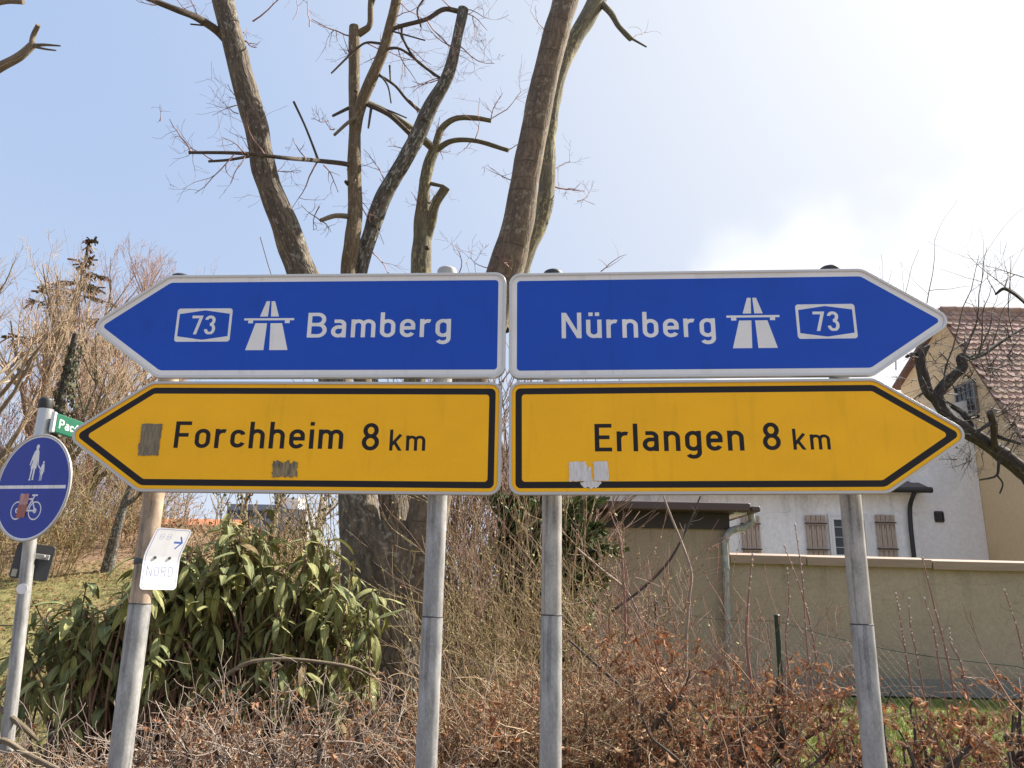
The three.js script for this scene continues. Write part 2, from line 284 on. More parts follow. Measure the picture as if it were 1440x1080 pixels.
// ───────────────────────────── buildings ─────────────────────────────
// yellow house: gable on a plane that runs away from the viewer, ridge to the right
const GX = at(1356, 720, 21).x;
{
  const h = thing('yellow_house', 'ochre yellow house with a steep pale clay tile roof behind the white house', 'house');
  const A = atX(1331, 436, GX), R1 = atX(1440, 600, GX), L1 = atX(1272, 530, GX);
  const sl = (R1.y - A.y) / (R1.z - A.z), zr = A.z + (2.6 - A.y) / sl;                      // near slope down to the eaves
  const sl2 = (L1.y - A.y) / (L1.z - A.z), zl = L1.z - 0.3, yl = A.y + sl2 * (zl - A.z);
  const sh = new THREE.Shape([[A.z, A.y - 0.12], [zr - 0.5, 2.6 - 0.5 * sl - 0.05], [zr - 0.5, 0], [zl, 0], [zl, yl - 0.12]].map(([z, y]) => new THREE.Vector2(-z, y)));
  const w = new THREE.ExtrudeGeometry(sh, { depth: 9, bevelEnabled: false }); w.rotateY(Math.PI / 2); w.translate(GX, 0, 0);
  part('wall', w, M.plasterYellow, h);
  const ang = Math.atan2(-(2.6 - A.y), zr - A.z), len = Math.hypot(2.6 - A.y, zr - A.z);
  const roof = part('roof', box(9.6, 0.1, len + 0.2, 4.6, -0.06, (len + 0.2) / 2 - 0.1), M.verge, h); roof.position.copy(A).setX(GX); roof.rotation.x = ang;
  const len2 = Math.hypot(yl - A.y, zl - A.z), roof2 = part('roof', box(9.6, 0.1, len2 + 0.2, 4.6, -0.05, -(len2 + 0.2) / 2), M.verge, h); roof2.position.copy(A).setX(GX); roof2.rotation.x = Math.atan2(yl - A.y, zl - A.z) + Math.PI; roof2.rotation.x = -Math.atan2(yl - A.y, -(zl - A.z)) * -1; roof2.rotation.x = Math.atan2(A.y - yl, A.z - zl) * -1;
  // beaver-tail tiles, one instance each
  const ts = new THREE.Shape(); ts.moveTo(-0.085, 0); ts.lineTo(0.085, 0); ts.lineTo(0.085, 0.25); ts.absarc(0, 0.25, 0.085, 0, Math.PI, false); ts.lineTo(-0.085, 0);
  const tg = new THREE.ExtrudeGeometry(ts, { depth: 0.026, bevelEnabled: false, curveSegments: 5 }); tg.rotateX(Math.PI / 2);   // lies in xz, length +z
  const list = [], m = new THREE.Matrix4(); seed(5);
  const rows = Math.floor(len / 0.21), cols = 46;
  for (let j = 0; j < rows; j++) for (let i = 0; i < cols; i++) {
    m.makeRotationFromEuler(new THREE.Euler(-0.10 + rr(-0.015, 0.015), rr(-0.02, 0.02), rr(-0.02, 0.02))).setPosition(-0.2 + (i + (j % 2) * 0.5) * 0.18 + rr(-0.008, 0.008), 0.03 + rr(0, 0.006), j * 0.21 - 0.02 + rr(-0.012, 0.012)); list.push(m.clone());
  }
  instances('roof_tile', tg, M.tile, list, roof, () => { const k = rr(0.75, 1.3); return rgb(k, k * rr(0.9, 1.02), k * rr(0.86, 1.04)); });
  const rt = new Tubes(); for (let i = 0; i < 26; i++) { const x = GX - 0.15 + i * 0.36; rt.add([V(x, A.y - 0.02, A.z), V(x + 0.4, A.y + 0.01, A.z)], [0.13, 0.115], 9, { cap: 2 }); } part('ridge_tile', rt.geometry(), M.tile, h).userData.kind = 'stuff';
  // small barred gable window
  const wn = atX(1361, 562, GX), win = part('window', box(0.06, 0.8, 0.8, 0, 0, 0), M.glassDark, h); win.position.set(GX - 0.02, wn.y, wn.z);
  const fr = mat([0.2, 0.185, 0.165], 0.7);
  part('frame', [box(0.1, 0.06, 0.92, -0.01, 0.43, 0), box(0.1, 0.06, 0.92, -0.01, -0.43, 0), box(0.1, 0.8, 0.06, -0.01, 0, 0.43), box(0.1, 0.8, 0.06, -0.01, 0, -0.43)], fr, win);
  for (let i = 0; i < 3; i++) part('muntin', box(0.03, 0.8, 0.022, -0.04, 0, -0.2 + i * 0.2), fr, win);
  for (let i = 0; i < 3; i++) part('muntin', box(0.02, 0.02, 0.8, -0.045, -0.2 + i * 0.2, 0), fr, win);
}
// white house
{
  const Z = -20, D = 20, h = thing('white_house', 'low white plastered house with weathered board shutters behind the garden wall', 'house');
  const x0 = at(700, 740, D).x, x1 = at(1291, 740, D).x, yE = at(1180, 694, D).y, xr = GX;
  part('wall', sheetBox(x1 - x0, yE, 6, (x0 + x1) / 2, yE / 2, Z - 3), stainedWall([0.83, 0.81, 0.79], 107, x1 - x0, yE), h);
  const yT = at(1330, 560, D).y;
  const gs = new THREE.Shape([[x1 + 0.02, 0], [xr - 0.01, 0], [xr - 0.01, yT], [x1 + 0.02, yT - 0.4]].map((q) => new THREE.Vector2(...q)));
  part('wall', new THREE.ExtrudeGeometry(gs, { depth: 5, bevelEnabled: false }).translate(0, 0, Z - 5.15), M.plasterWhite, h);
  // eaves, gutter and low dark roof
  const rs0 = new THREE.Shape([[0.35, 0], [0.35, 0.1], [-3.2, 1.45], [-3.2, 1.33]].map((q) => new THREE.Vector2(...q)));
  const rg = new THREE.ExtrudeGeometry(rs0, { depth: x1 - x0 + 0.3, bevelEnabled: false }).rotateY(-Math.PI / 2).translate(x1 + 0.22, yE + 0.05, Z);
  const roof = part('roof', rg, M.roofEdge, h);
  const gt = new Tubes(); gt.add([V(x0, yE + 0.08, Z + 0.4), V(x1 + 0.24, yE + 0.08, Z + 0.4)], 0.075, 10, { cap: 2 }); part('gutter', gt.geometry(), M.iron, roof);
  part('soffit', box(x1 - x0, 0.05, 0.3, (x0 + x1) / 2, yE + 0.02, Z + 0.16), M.whitePaint, h);
  const dp = new Tubes(), q = (x, y) => { const a = at(x, y, D - 0.3); return a; };
  limbAt(dp, [V(q(1285, 690).x, yE + 0.06, Z + 0.38), q(1283, 700), at(1280, 711, D - 0.12), at(1280, 730, D - 0.12), at(1286, 790, D - 0.12), at(1292, 850, D - 0.12)], [0.055, 0.055, 0.055, 0.055, 0.055, 0.055], 10, { steps: 26 }); part('downpipe', dp.geometry(), M.iron, h);
  const rect = (a, b, c, d) => { const p = at(a, b, D), s = at(c, d, D); return [p.x, s.y, s.x - p.x, p.y - s.y]; };   // left, bottom, width, height
  const shutter = (a, b, c, d) => {
    const [x, y, w, hh] = rect(a, b, c, d), s = new THREE.Group(); s.name = numbered('shutter'); s.position.set(x, y, Z + 0.06); h.add(s);
    for (let i = 0; i < 4; i++) { const m = part('board', box(w / 4 - 0.012, hh + rr(-0.02, 0.02), 0.035, (i + 0.5) * w / 4, hh / 2 + rr(-0.01, 0.01), rr(-0.004, 0.004), 0.006), M.woodShutter, s); m.userData.kind = undefined; delete m.userData.kind; }
    for (const f of [0.19, 0.81]) { part('batten', box(w - 0.05, 0.085, 0.03, w / 2, hh * f, 0.034, 0.006), M.woodShutter, s); part('hinge', box(w + 0.06, 0.03, 0.012, w / 2 - 0.02, hh * f, 0.056), M.iron, s); }
  };
  seed(9); shutter(1041, 726, 1070, 784); shutter(1131, 725, 1164, 785); shutter(1229, 724, 1262, 784);
  const window_ = (a, b, c, d, mull) => {
    const [x, y, w, hh] = rect(a, b, c, d), g = new THREE.Group(); g.name = numbered('window'); g.position.set(x, y, Z); h.add(g);
    part('pane', box(w - 0.1, hh - 0.1, 0.02, w / 2, hh / 2, 0.025), M.glassDark, g);
    part('frame', [box(w, 0.07, 0.09, w / 2, hh - 0.035, 0.05), box(w, 0.07, 0.09, w / 2, 0.035, 0.05), box(0.07, hh - 0.14, 0.09, 0.035, hh / 2, 0.05), box(0.07, hh - 0.14, 0.09, w - 0.035, hh / 2, 0.05), ...(mull ? [box(0.07, hh - 0.14, 0.08, w / 2, hh / 2, 0.05)] : [])], M.whitePaint, g);
    part('sill', box(w + 0.16, 0.05, 0.16, w / 2, -0.03, 0.08, 0.01), M.whitePaint, g); part('reveal', [box(0.05, hh + 0.1, 0.12, -0.03, hh / 2 + 0.03, 0.03), box(0.05, hh + 0.1, 0.12, w + 0.03, hh / 2 + 0.03, 0.03), box(w, 0.05, 0.12, w / 2, hh + 0.03, 0.03)], M.whitePaint, g);
    if (mull) for (let i = 1; i < 4; i++) part('curtain_bar', box(w - 0.16, 0.012, 0.006, w / 2, hh * i / 4, 0.04), M.whitePaint, g);
  };
  window_(1166, 727, 1222, 785, true);
  const [vx, vy, vw, vh] = rect(1318, 719, 1331, 733), vent = new THREE.Group(); vent.name = numbered('vent'); vent.position.set(vx, vy, Z - 0.13); h.add(vent);
  part('opening', box(vw - 0.05, vh - 0.05, 0.03, vw / 2, vh / 2, 0), M.iron, vent); part('frame', [box(vw, 0.03, 0.05, vw / 2, vh, 0), box(vw, 0.03, 0.05, vw / 2, 0, 0), box(0.03, vh - 0.03, 0.05, 0, vh / 2, 0), box(0.03, vh - 0.03, 0.05, vw, vh / 2, 0)], M.woodDark, vent);
}
// garage
const GD = 14;
{
  const g = thing('garage', 'olive plastered flat-roofed garage with dark brown roof edge and pale downpipe', 'garage');
  const xr = at(1026, 780, GD).x, xl = at(740, 780, GD).x, yF = at(930, 743, GD).y, yT = at(930, 721, GD).y, yR = at(930, 709, GD).y;
  part('wall', sheetBox(xr - xl, yF, 4.6, (xl + xr) / 2, yF / 2, -GD - 2.3), stainedWall([0.355, 0.275, 0.205], 103, xr - xl, yF), g);
  part('fascia', box(xr - xl + 0.02, yT - yF, 4.6, (xl + xr) / 2, (yF + yT) / 2, -GD - 2.24), M.woodDark, g);
  const xo = at(1050, 716, GD - 0.2).x;
  part('roof', box(xo - xl, yR - yT, 5.1, (xl + xo) / 2, (yR + yT) / 2 + 0.003, -GD - 2.1, 0.03), M.roofEdge, g);
  part('soffit', box(xo - xr - 0.06, 0.02, 4.8, (xo + xr) / 2, yT - 0.01, -GD - 2.1), M.whitePaint, g);
  part('gutter', box(0.16, 0.1, 5.1, xo + 0.082, yT + 0.05, -GD - 2.08, 0.03), M.roofEdge, g);
  const T = new Tubes(), z = GD - 0.12; limbAt(T, [at(1056, 722, z), at(1057, 733, z), at(1050, 740, z), at(1027, 747, z), at(1020, 757, z), at(1020, 790, z), at(1022, 850, z), at(1025, 950, z)], Array(8).fill(0.062), 12, { steps: 44 }); const dp = part('downpipe', T.geometry(), M.zinc, g);
  const T2 = new Tubes(); for (const y of [760, 800, 870]) { const a = at(1020.5, y, z); T2.add([a, a.clone().add(V(0, 0.045, 0))], 0.069, 12, { cap: 2 }); } part('collar', T2.geometry(), M.zinc, dp).userData.kind = 'stuff';
}
// garden wall with three coping slabs
{
  const w = thing('garden_wall', 'olive plastered garden wall with pinkish coping slabs beside the garage', 'wall');
  const x0 = at(1026, 800, GD).x + 0.004, yT = at(1200, 795, GD + 0.1).y, x1 = at(1800, 800, GD).x;
  part('wall', sheetBox(x1 - x0, yT, 0.3, (x0 + x1) / 2, yT / 2, -GD - 0.25), stainedWall([0.355, 0.275, 0.205], 105, x1 - x0, yT), w);
  part('plinth', box(x1 - x0, 0.28, 0.05, (x0 + x1) / 2, 0.14, -GD - 0.076), mat([0.2, 0.185, 0.16], 0.95), w);
  const slab = (a, b, dy, tilt) => { const p = at(a, 790, GD).x, q = at(b, 790, GD).x, s = part('coping_slab', box(q - p, 0.15, 0.46, 0, 0, 0, 0.012), M.coping, w); s.position.set((p + q) / 2, yT + 0.075 + dy, -GD - 0.22); s.rotation.set(0.12, 0, tilt); };
  slab(1027.5, 1134, 0.015, -0.004); slab(1135, 1310, 0.0, -0.006); slab(1311.5, 1560, -0.03, -0.004); slab(1561, 1800, -0.05, -0.004);
}
// far buildings on the left
{
  const h = thing('far_brick_house', 'long low building with an orange roof seen far off under the left sign', 'house');
  const D = 75, a = at(140, 745, D), b = at(318, 745, D), top = at(230, 724, D).y, mid = at(230, 738, D).y, y0 = rise(a.x, -D) - 2;
  part('wall', box(b.x - a.x, mid - y0, 8, (a.x + b.x) / 2, (mid + y0) / 2, -D - 4), mat([0.20, 0.15, 0.11], 0.9), h);
  const rs0 = new THREE.Shape([[0.6, 0], [-4, top - mid], [-8.6, 0]].map((q) => new THREE.Vector2(...q)));
  part('roof', new THREE.ExtrudeGeometry(rs0, { depth: b.x - a.x + 1, bevelEnabled: false }).rotateY(-Math.PI / 2).translate(b.x + 0.5, mid, -D), mat([0.42, 0.13, 0.045], 0.85), h);
  const k = thing('far_block', 'distant flat-roofed blue-grey block beyond the bushes under the left sign', 'building');
  const D2 = 95, p = at(316, 745, D2), q = at(384, 745, D2), t = at(350, 709, D2).y, r = at(428, 745, D2), t2 = at(400, 715, D2).y;
  part('wall', box(q.x - p.x, t + 2, 10, (p.x + q.x) / 2, t / 2 - 1, -D2 - 5), mat([0.17, 0.21, 0.28], 0.7), k);
  part('wall', box(r.x - q.x - 0.02, t2 + 2, 9, (q.x + r.x) / 2 + 0.01, t2 / 2 - 1, -D2 - 5), mat([0.24, 0.25, 0.27], 0.7), k);
  for (let i = 0; i < 5; i++) part('window', box((q.x - p.x) / 5 - 0.35, 0.9, 0.1, p.x + (i + 0.5) * (q.x - p.x) / 5, t - 1.2, -D2 + 0.03), M.glassDark, k);
  part('roof_unit', box(2.4, 1.5, 3, at(398, 740, D2).x, t2 + 0.76, -D2 - 3, 0.05), M.whitePaint, k);
}

// ───────────────────────────── lettering in road-sign style strokes ─────────────────────────────
// cap height 100, baseline 0, y down; [path, width]
const GL = {
  B: ['M7 -7 V-93 H33 A20.5 20.5 0 0 1 33 -52 H7 M33 -52 H35 A22.5 22.5 0 0 1 35 -7 H0', 64], N: ['M7 0 V-100 M57 0 V-100 M4 -106 L60 6', 64], E: ['M53 -93 H7 V-7 H53 M7 -51 H46', 53], F: ['M52 -93 H7 V0 M7 -49 H45', 52],
  P: ['M7 0 V-93 H32 A22.5 22.5 0 0 1 32 -48 H7', 61], O: ['M7 -65 A22 28 0 0 1 51 -65 V-35 A22 28 0 0 1 7 -35 Z', 58], R: ['M7 0 V-93 H32 A22 22 0 0 1 32 -49 H7 M32 -49 L54 2', 60], D: ['M7 -7 V-93 H25 A27 27 0 0 1 52 -66 V-34 A27 27 0 0 1 25 -7 H0', 59],
  a: ['M9 -65 H27 A15 15 0 0 1 42 -50 V0 M42 -42 H24 A17.5 17.5 0 0 0 24 -7 A18 18 0 0 0 42 -25', 50], b: ['M7 -100 V-25 A18 18 0 0 0 43 -25 V-47 A18 18 0 0 0 7 -47', 50],
  c: ['M41 -51 A17.6 17.6 0 0 0 7 -47 V-25 A17.6 17.6 0 0 0 41 -21', 46], e: ['M7 -37 H43 V-47 A18 18 0 0 0 7 -47 V-25 A18 18 0 0 0 41 -17', 50], g: ['M43 -47 A18 18 0 0 0 7 -47 V-25 A18 18 0 0 0 43 -25 M43 -72 V4 A17 17 0 0 1 26 21 H24 A17 17 0 0 1 9 13', 50],
  h: ['M7 -100 V0 M7 -47 A18 18 0 0 1 43 -47 V0', 50], i: ['M7 -72 V0 M7 -100 V-86', 14], k: ['M7 -100 V0 M46 -76 L8 -26 M20 -42 L46 3', 50], l: ['M7 -100 V0', 14],
  m: ['M7 -72 V0 M7 -48 A16.5 17 0 0 1 40 -48 V0 M40 -48 A16.5 17 0 0 1 73 -48 V0', 80], n: ['M7 -72 V0 M7 -47 A18 18 0 0 1 43 -47 V0', 50], o: ['M7 -47 A18 18 0 0 1 43 -47 V-25 A18 18 0 0 1 7 -25 Z', 50],
  r: ['M7 -72 V0 M7 -46 A20 20 0 0 1 34 -63', 36], u: ['M7 -72 V-25 A18 18 0 0 0 43 -25 M43 -72 V0', 50], 'é': ['M7 -37 H43 V-47 A18 18 0 0 0 7 -47 V-25 A18 18 0 0 0 41 -17 M21 -78 L35 -99', 50], 'ü': ['M7 -72 V-25 A18 18 0 0 0 43 -25 M43 -72 V0 M15 -100 V-86 M36 -100 V-86', 50],
  7: ['M0 -93 H44 L19 2', 52], 3: ['M6 -77 A17.5 17 0 0 1 41 -74 A17 21 0 0 1 23 -53 A20 23 0 0 1 43 -30 A19 23 0 0 1 5 -27', 51], 8: ['M10 -72.5 A17.5 20.5 0 0 1 45 -72.5 A17.5 20.5 0 0 1 10 -72.5 M7 -29.5 A20.5 22.5 0 0 1 48 -29.5 A20.5 22.5 0 0 1 7 -29.5', 55], 0: ['M7 -65 A20 28 0 0 1 47 -65 V-35 A20 28 0 0 1 7 -35 Z', 54],
};
function write(ctx, text, x0, x1, y, cap, gap = 15, weight = 14) {   // between x0 and x1, baseline y, in the context's units (y down)
  let w = -gap; for (const ch of text) w += GL[ch][1] + gap;
  const sx = (x1 - x0) / w, sy = cap / 100; let x = 0;
  for (const ch of text) {
    ctx.save(); ctx.translate(x0 + x * sx, y); ctx.scale(sx, sy); ctx.beginPath(); ctx.rect(-3, -100, GL[ch][1] + 8, 100 + (ch === 'g' ? 40 : 0)); ctx.clip();
    ctx.lineWidth = weight; ctx.lineJoin = 'miter'; ctx.lineCap = 'butt'; ctx.stroke(new Path2D(GL[ch][0])); ctx.restore(); x += GL[ch][1] + gap;
  }
}
const canvas = (w, h) => { const c = document.createElement('canvas'); c.width = w; c.height = h; return c; };
const canvasTex = (c) => { const t = new THREE.CanvasTexture(c); t.colorSpace = THREE.SRGBColorSpace; t.anisotropy = 8; return t; };
// grime over a print: faint speckles and streaks that belong to the sheet
function weather(ctx, w, h, s, amount) {
  const im = ctx.getImageData(0, 0, w, h), d = im.data;
  for (let y = 0; y < h; y++) for (let x = 0; x < w; x++) { const k = (y * w + x) * 4, n = 1 - amount * (fbm(x / w, y / h, 10, 4, 4, s) - 0.35) - amount * 0.3 * (fbm(x / w, y / h, 260, 70, 2, s + 2) - 0.5) - amount * 0.5 * smoothstep(fbm(x / w, y / h, 60, 2, 3, s + 5), 0.6, 0.85); d[k] *= n; d[k + 1] *= n; d[k + 2] *= n; }
  ctx.putImageData(im, 0, 0);
}
function rounded(pts, radii) {                       // polygon with rounded corners as points
  const out = [], n = pts.length;
  for (let i = 0; i < n; i++) {
    const p = pts[i], a = pts[(i + n - 1) % n], b = pts[(i + 1) % n], r = radii[i];
    const u = new THREE.Vector2(a[0] - p[0], a[1] - p[1]), w = new THREE.Vector2(b[0] - p[0], b[1] - p[1]); u.normalize(); w.normalize();
    const half = Math.acos(clamp(u.dot(w), -1, 1)) / 2, t = r / Math.tan(half), c = u.clone().add(w).normalize().multiplyScalar(r / Math.sin(half));
    const cx = p[0] + c.x, cy = p[1] + c.y, s = Math.atan2(p[1] + u.y * t - cy, p[0] + u.x * t - cx); let e = Math.atan2(p[1] + w.y * t - cy, p[0] + w.x * t - cx), dlt = e - s; while (dlt > Math.PI) dlt -= 2 * Math.PI; while (dlt < -Math.PI) dlt += 2 * Math.PI;
    const k = Math.max(2, Math.ceil(Math.abs(dlt) / 0.14)); for (let j = 0; j <= k; j++) out.push(new THREE.Vector2(cx + r * Math.cos(s + dlt * j / k), cy + r * Math.sin(s + dlt * j / k)));
  }
  return out;
}
function inset(pts, d) {                             // counter-clockwise polygon moved inwards
  const n = pts.length, L = pts.map((p, i) => { const q = pts[(i + 1) % n], l = Math.hypot(q[0] - p[0], q[1] - p[1]), nx = -(q[1] - p[1]) / l, ny = (q[0] - p[0]) / l; return [p[0] + nx * d, p[1] + ny * d, (q[0] - p[0]) / l, (q[1] - p[1]) / l]; });
  return L.map((b, i) => { const a = L[(i + n - 1) % n], det = a[2] * -b[3] + a[3] * b[2], t = ((b[0] - a[0]) * -b[3] + (b[1] - a[1]) * b[2]) / det; return [a[0] + a[2] * t, a[1] + a[3] * t]; });
}
const trace = (ctx, pts) => { ctx.beginPath(); pts.forEach((p, i) => (i ? ctx.lineTo(p.x, p.y) : ctx.moveTo(p.x, p.y))); ctx.closePath(); };
function planarUV(g, x0, y0, w, h) { const p = g.attributes.position, uv = new Float32Array(p.count * 2); for (let i = 0; i < p.count; i++) { uv[2 * i] = (p.getX(i) - x0) / w; uv[2 * i + 1] = (p.getY(i) - y0) / h; } g.setAttribute('uv', new THREE.BufferAttribute(uv, 2)); return g; }

const WHITE = 'rgb(228,224,219)', BLUE = 'rgb(22,74,178)', YELLOW = 'rgb(252,184,8)', BLACK = 'rgb(24,18,18)';
const shieldRoad = (ctx, cx) => {                   // motorway symbol
  const q = (...p) => { ctx.beginPath(); for (let i = 0; i < p.length; i += 2) (i ? ctx.lineTo(cx + p[i], p[i + 1]) : ctx.moveTo(cx + p[i], p[i + 1])); ctx.closePath(); ctx.fill(); };
  for (const s of [-1, 1]) { q(s * 0.003, -0.102, s * 0.0175, -0.102, s * 0.0385, -0.037, s * 0.006, -0.037); q(s * 0.007, -0.009, s * 0.054, -0.009, s * 0.085, 0.103, s * 0.0115, 0.103); q(s * 0.064, -0.021, s * 0.084, -0.021, s * 0.084, -0.009, s * 0.064, -0.009); }
  q(-0.101, -0.030, 0.101, -0.030, 0.101, -0.021, -0.101, -0.021);
};
const badge = (ctx, cx, cy) => {
  ctx.save(); ctx.translate(cx, cy); ctx.fillStyle = WHITE; trace(ctx, rounded([[-0.1125, -0.07], [0.1125, -0.07], [0.1125, 0.07], [-0.1125, 0.07]], [0.012, 0.012, 0.012, 0.012])); ctx.fill();
  ctx.fillStyle = BLUE; ctx.beginPath(); [[-0.102, -0.047], [0, -0.062], [0.102, -0.047], [0.102, 0.047], [0, 0.062], [-0.102, 0.047]].forEach((p, i) => (i ? ctx.lineTo(...p) : ctx.moveTo(...p))); ctx.closePath(); ctx.fill();
  ctx.strokeStyle = WHITE; write(ctx, '73', -0.049, 0.049, 0.039, 0.079, 13, 15); ctx.restore();
};
function directionSign(o) {
  const { dir, L, sh, hgt = 0.432 } = o, h2 = hgt / 2, g = thing('direction_sign', o.label, 'direction sign', V(...o.pos)); g.rotation.set(0, rad(o.yaw), rad(o.tilt), 'YXZ');
  const ccw = dir > 0 ? [[0, -h2], [sh, -h2], [L + 0.02, 0], [sh, h2], [0, h2]] : [[0, -h2], [0, h2], [-sh, h2], [-L - 0.02, 0], [-sh, -h2]], pts = ccw, R = dir > 0 ? [0.045, 0.07, 0.042, 0.07, 0.045] : [0.045, 0.045, 0.07, 0.042, 0.07];
  const radii = (d) => R.map((r) => Math.max(0.012, r - d));
  const outer = rounded(pts, R), inn = rounded(inset(pts, 0.011), radii(0.011));
  // pressed panel and the raised rim round it
  const panel = new THREE.ExtrudeGeometry(new THREE.Shape(outer), { depth: 0.016, bevelEnabled: true, bevelSize: 0.002, bevelThickness: 0.002, bevelSegments: 2, bevelOffset: -0.002 }); panel.translate(0, 0, -0.02); part('panel', panel, M.aluBack, g);
  const rimShape = new THREE.Shape(outer); rimShape.holes.push(new THREE.Path(inn));
  const rim = new THREE.ExtrudeGeometry(rimShape, { depth: 0.004, bevelEnabled: true, bevelSize: 0.002, bevelThickness: 0.003, bevelSegments: 3, bevelOffset: -0.002 }); part('rim', rim, o.kind === 'blue' ? M.rimWhite : M.alu, g);
  // printed face
  const W = L + 0.02, x0 = dir > 0 ? 0 : -W, c = canvas(2048, 520), ctx = c.getContext('2d'), S = 2048 / W, H = 520 / S; ctx.scale(S, S); ctx.translate(-x0, H / 2);   // y down from the middle
  const flip = (l) => l.map((p) => new THREE.Vector2(p.x, -p.y)), area = (d) => flip(rounded(inset(pts, d), radii(d)));
  if (o.kind === 'blue') { ctx.fillStyle = WHITE; ctx.fillRect(x0, -H, W, 2 * H); ctx.fillStyle = BLUE; trace(ctx, area(0.031)); ctx.fill(); } else { ctx.fillStyle = YELLOW; ctx.fillRect(x0, -H, W, 2 * H); ctx.fillStyle = BLACK; trace(ctx, area(0.025)); ctx.fill(); ctx.fillStyle = YELLOW; trace(ctx, area(0.049)); ctx.fill(); }
  ctx.strokeStyle = o.kind === 'blue' ? WHITE : BLACK; ctx.fillStyle = WHITE; o.print(ctx); ctx.setTransform(1, 0, 0, 1, 0, 0); weather(ctx, 2048, 520, o.seed, o.kind === 'blue' ? 0.08 : 0.055);
  const face = planarUV(new THREE.ShapeGeometry(new THREE.Shape(inn)), x0, -H / 2, W, H); face.translate(0, 0, 0.0012);
  const f = part('face', face, new THREE.MeshPhysicalMaterial({ map: canvasTex(c), roughness: 0.42, specularIntensity: 0.6 }), g);
  // rails and bolts behind
  for (const y of [-0.12, 0.12]) part('rail', box(sh - 0.1, 0.035, 0.022, dir * sh / 2, y, -0.031, 0.004), M.aluBack, g);
  return { g, f };
}
M.rimWhite = mat([0.60, 0.585, 0.56], 0.42, { metalness: 0.15 });
const blueL = directionSign({ kind: 'blue', dir: -1, L: 1.656, sh: 1.372, pos: [-0.029, 2.608, -2.9], yaw: -3, tilt: 0.45, seed: 201, label: 'blue motorway direction sign reading Bamberg with arrow tip to the left', print: (c) => { badge(c, -1.207, -0.003); shieldRoad(c, -0.943); c.strokeStyle = WHITE; write(c, 'Bamberg', -0.786, -0.215, 0.052, 0.104); } });
const yelL = directionSign({ kind: 'yellow', dir: -1, L: 1.675, sh: 1.375, pos: [-0.036, 2.156, -2.9], yaw: -3, tilt: 0.2, seed: 211, label: 'yellow direction sign reading Forchheim 8 km with arrow tip to the left', print: (c) => { write(c, 'Forchheim', -1.258, -0.602, 0.047, 0.104); write(c, '8', -0.53, -0.464, 0.052, 0.106); write(c, 'km', -0.424, -0.287, 0.052, 0.081, 18, 13); } });
const blueR = directionSign({ kind: 'blue', dir: 1, L: 1.684, sh: 1.376, pos: [-0.016, 2.603, -2.9], yaw: -3, tilt: 0.8, seed: 221, label: 'blue motorway direction sign reading Nürnberg with arrow tip to the right', print: (c) => { badge(c, 1.219, -0.002); shieldRoad(c, 0.943); c.strokeStyle = WHITE; write(c, 'Nürnberg', 0.205, 0.797, 0.056, 0.105); } });
const yelR = directionSign({ kind: 'yellow', dir: 1, L: 1.686, sh: 1.374, pos: [-0.008, 2.157, -2.9], yaw: -3, tilt: 0.95, seed: 231, label: 'yellow direction sign reading Erlangen 8 km with arrow tip to the right', print: (c) => { write(c, 'Erlangen', 0.322, 0.873, 0.055, 0.105); write(c, '8', 0.942, 1.007, 0.054, 0.104); write(c, 'km', 1.051, 1.187, 0.053, 0.079, 18, 13); } });
// remains of stickers: thin ragged scraps on the yellow faces
function scrap(name, parent, pts, m, z = 0.0026, rag = 0.004) {
  const out = []; for (let i = 0; i < pts.length; i++) { const a = pts[i], b = pts[(i + 1) % pts.length], n = Math.max(2, Math.round(Math.hypot(a[0] - b[0], a[1] - b[1]) / 0.006)); for (let j = 0; j < n; j++) out.push(new THREE.Vector2(lerp(a[0], b[0], j / n) + (rnd() - 0.5) * rag, lerp(a[1], b[1], j / n) + (rnd() - 0.5) * rag)); }
  const g = new THREE.ExtrudeGeometry(new THREE.Shape(out), { depth: 0.0008, bevelEnabled: false }).translate(0, 0, z); const o = part(name, g, m, parent); return o;
}
const residue = (s, a, b) => new THREE.MeshStandardMaterial({ map: colorTex(128, 128, (u, v) => mix3(a, b, clamp(1.6 * fbm(u, v, 18, 4, 4, s) - 0.3, 0, 1)), [9, 9]), roughness: 0.95 });
seed(33);
scrap('sticker_residue', yelL.g, [[-1.394, 0.046], [-1.312, 0.046], [-1.313, -0.078], [-1.392, -0.078], [-1.396, -0.03], [-1.39, -0.026]], residue(241, [0.26, 0.21, 0.13], [0.13, 0.11, 0.08])).userData.label = 'grey brown residue of a scraped-off square sticker';
scrap('sticker_residue', yelL.g, [[-0.866, -0.092], [-0.85, -0.1], [-0.84, -0.09], [-0.825, -0.104], [-0.81, -0.09], [-0.795, -0.103], [-0.78, -0.092], [-0.77, -0.1], [-0.767, -0.155], [-0.862, -0.156]], residue(251, [0.34, 0.26, 0.14], [0.09, 0.075, 0.055]), 0.0026, 0.009).userData.label = 'dark jagged residue of a small sticker';
const torn = residue(261, [0.72, 0.70, 0.68], [0.55, 0.5, 0.46]);
scrap('torn_sticker', yelR.g, [[0.224, -0.092], [0.285, -0.094], [0.292, -0.112], [0.29, -0.166], [0.224, -0.166]], torn); scrap('torn_sticker', yelR.g, [[0.314, -0.094], [0.369, -0.092], [0.369, -0.165], [0.316, -0.165]], torn);
scrap('torn_sticker', yelR.g, [[0.296, -0.115], [0.304, -0.112], [0.31, -0.165], [0.342, -0.17], [0.334, -0.182], [0.322, -0.192], [0.316, -0.188], [0.303, -0.197], [0.296, -0.188], [0.278, -0.19], [0.264, -0.176], [0.262, -0.17], [0.288, -0.168]], torn);

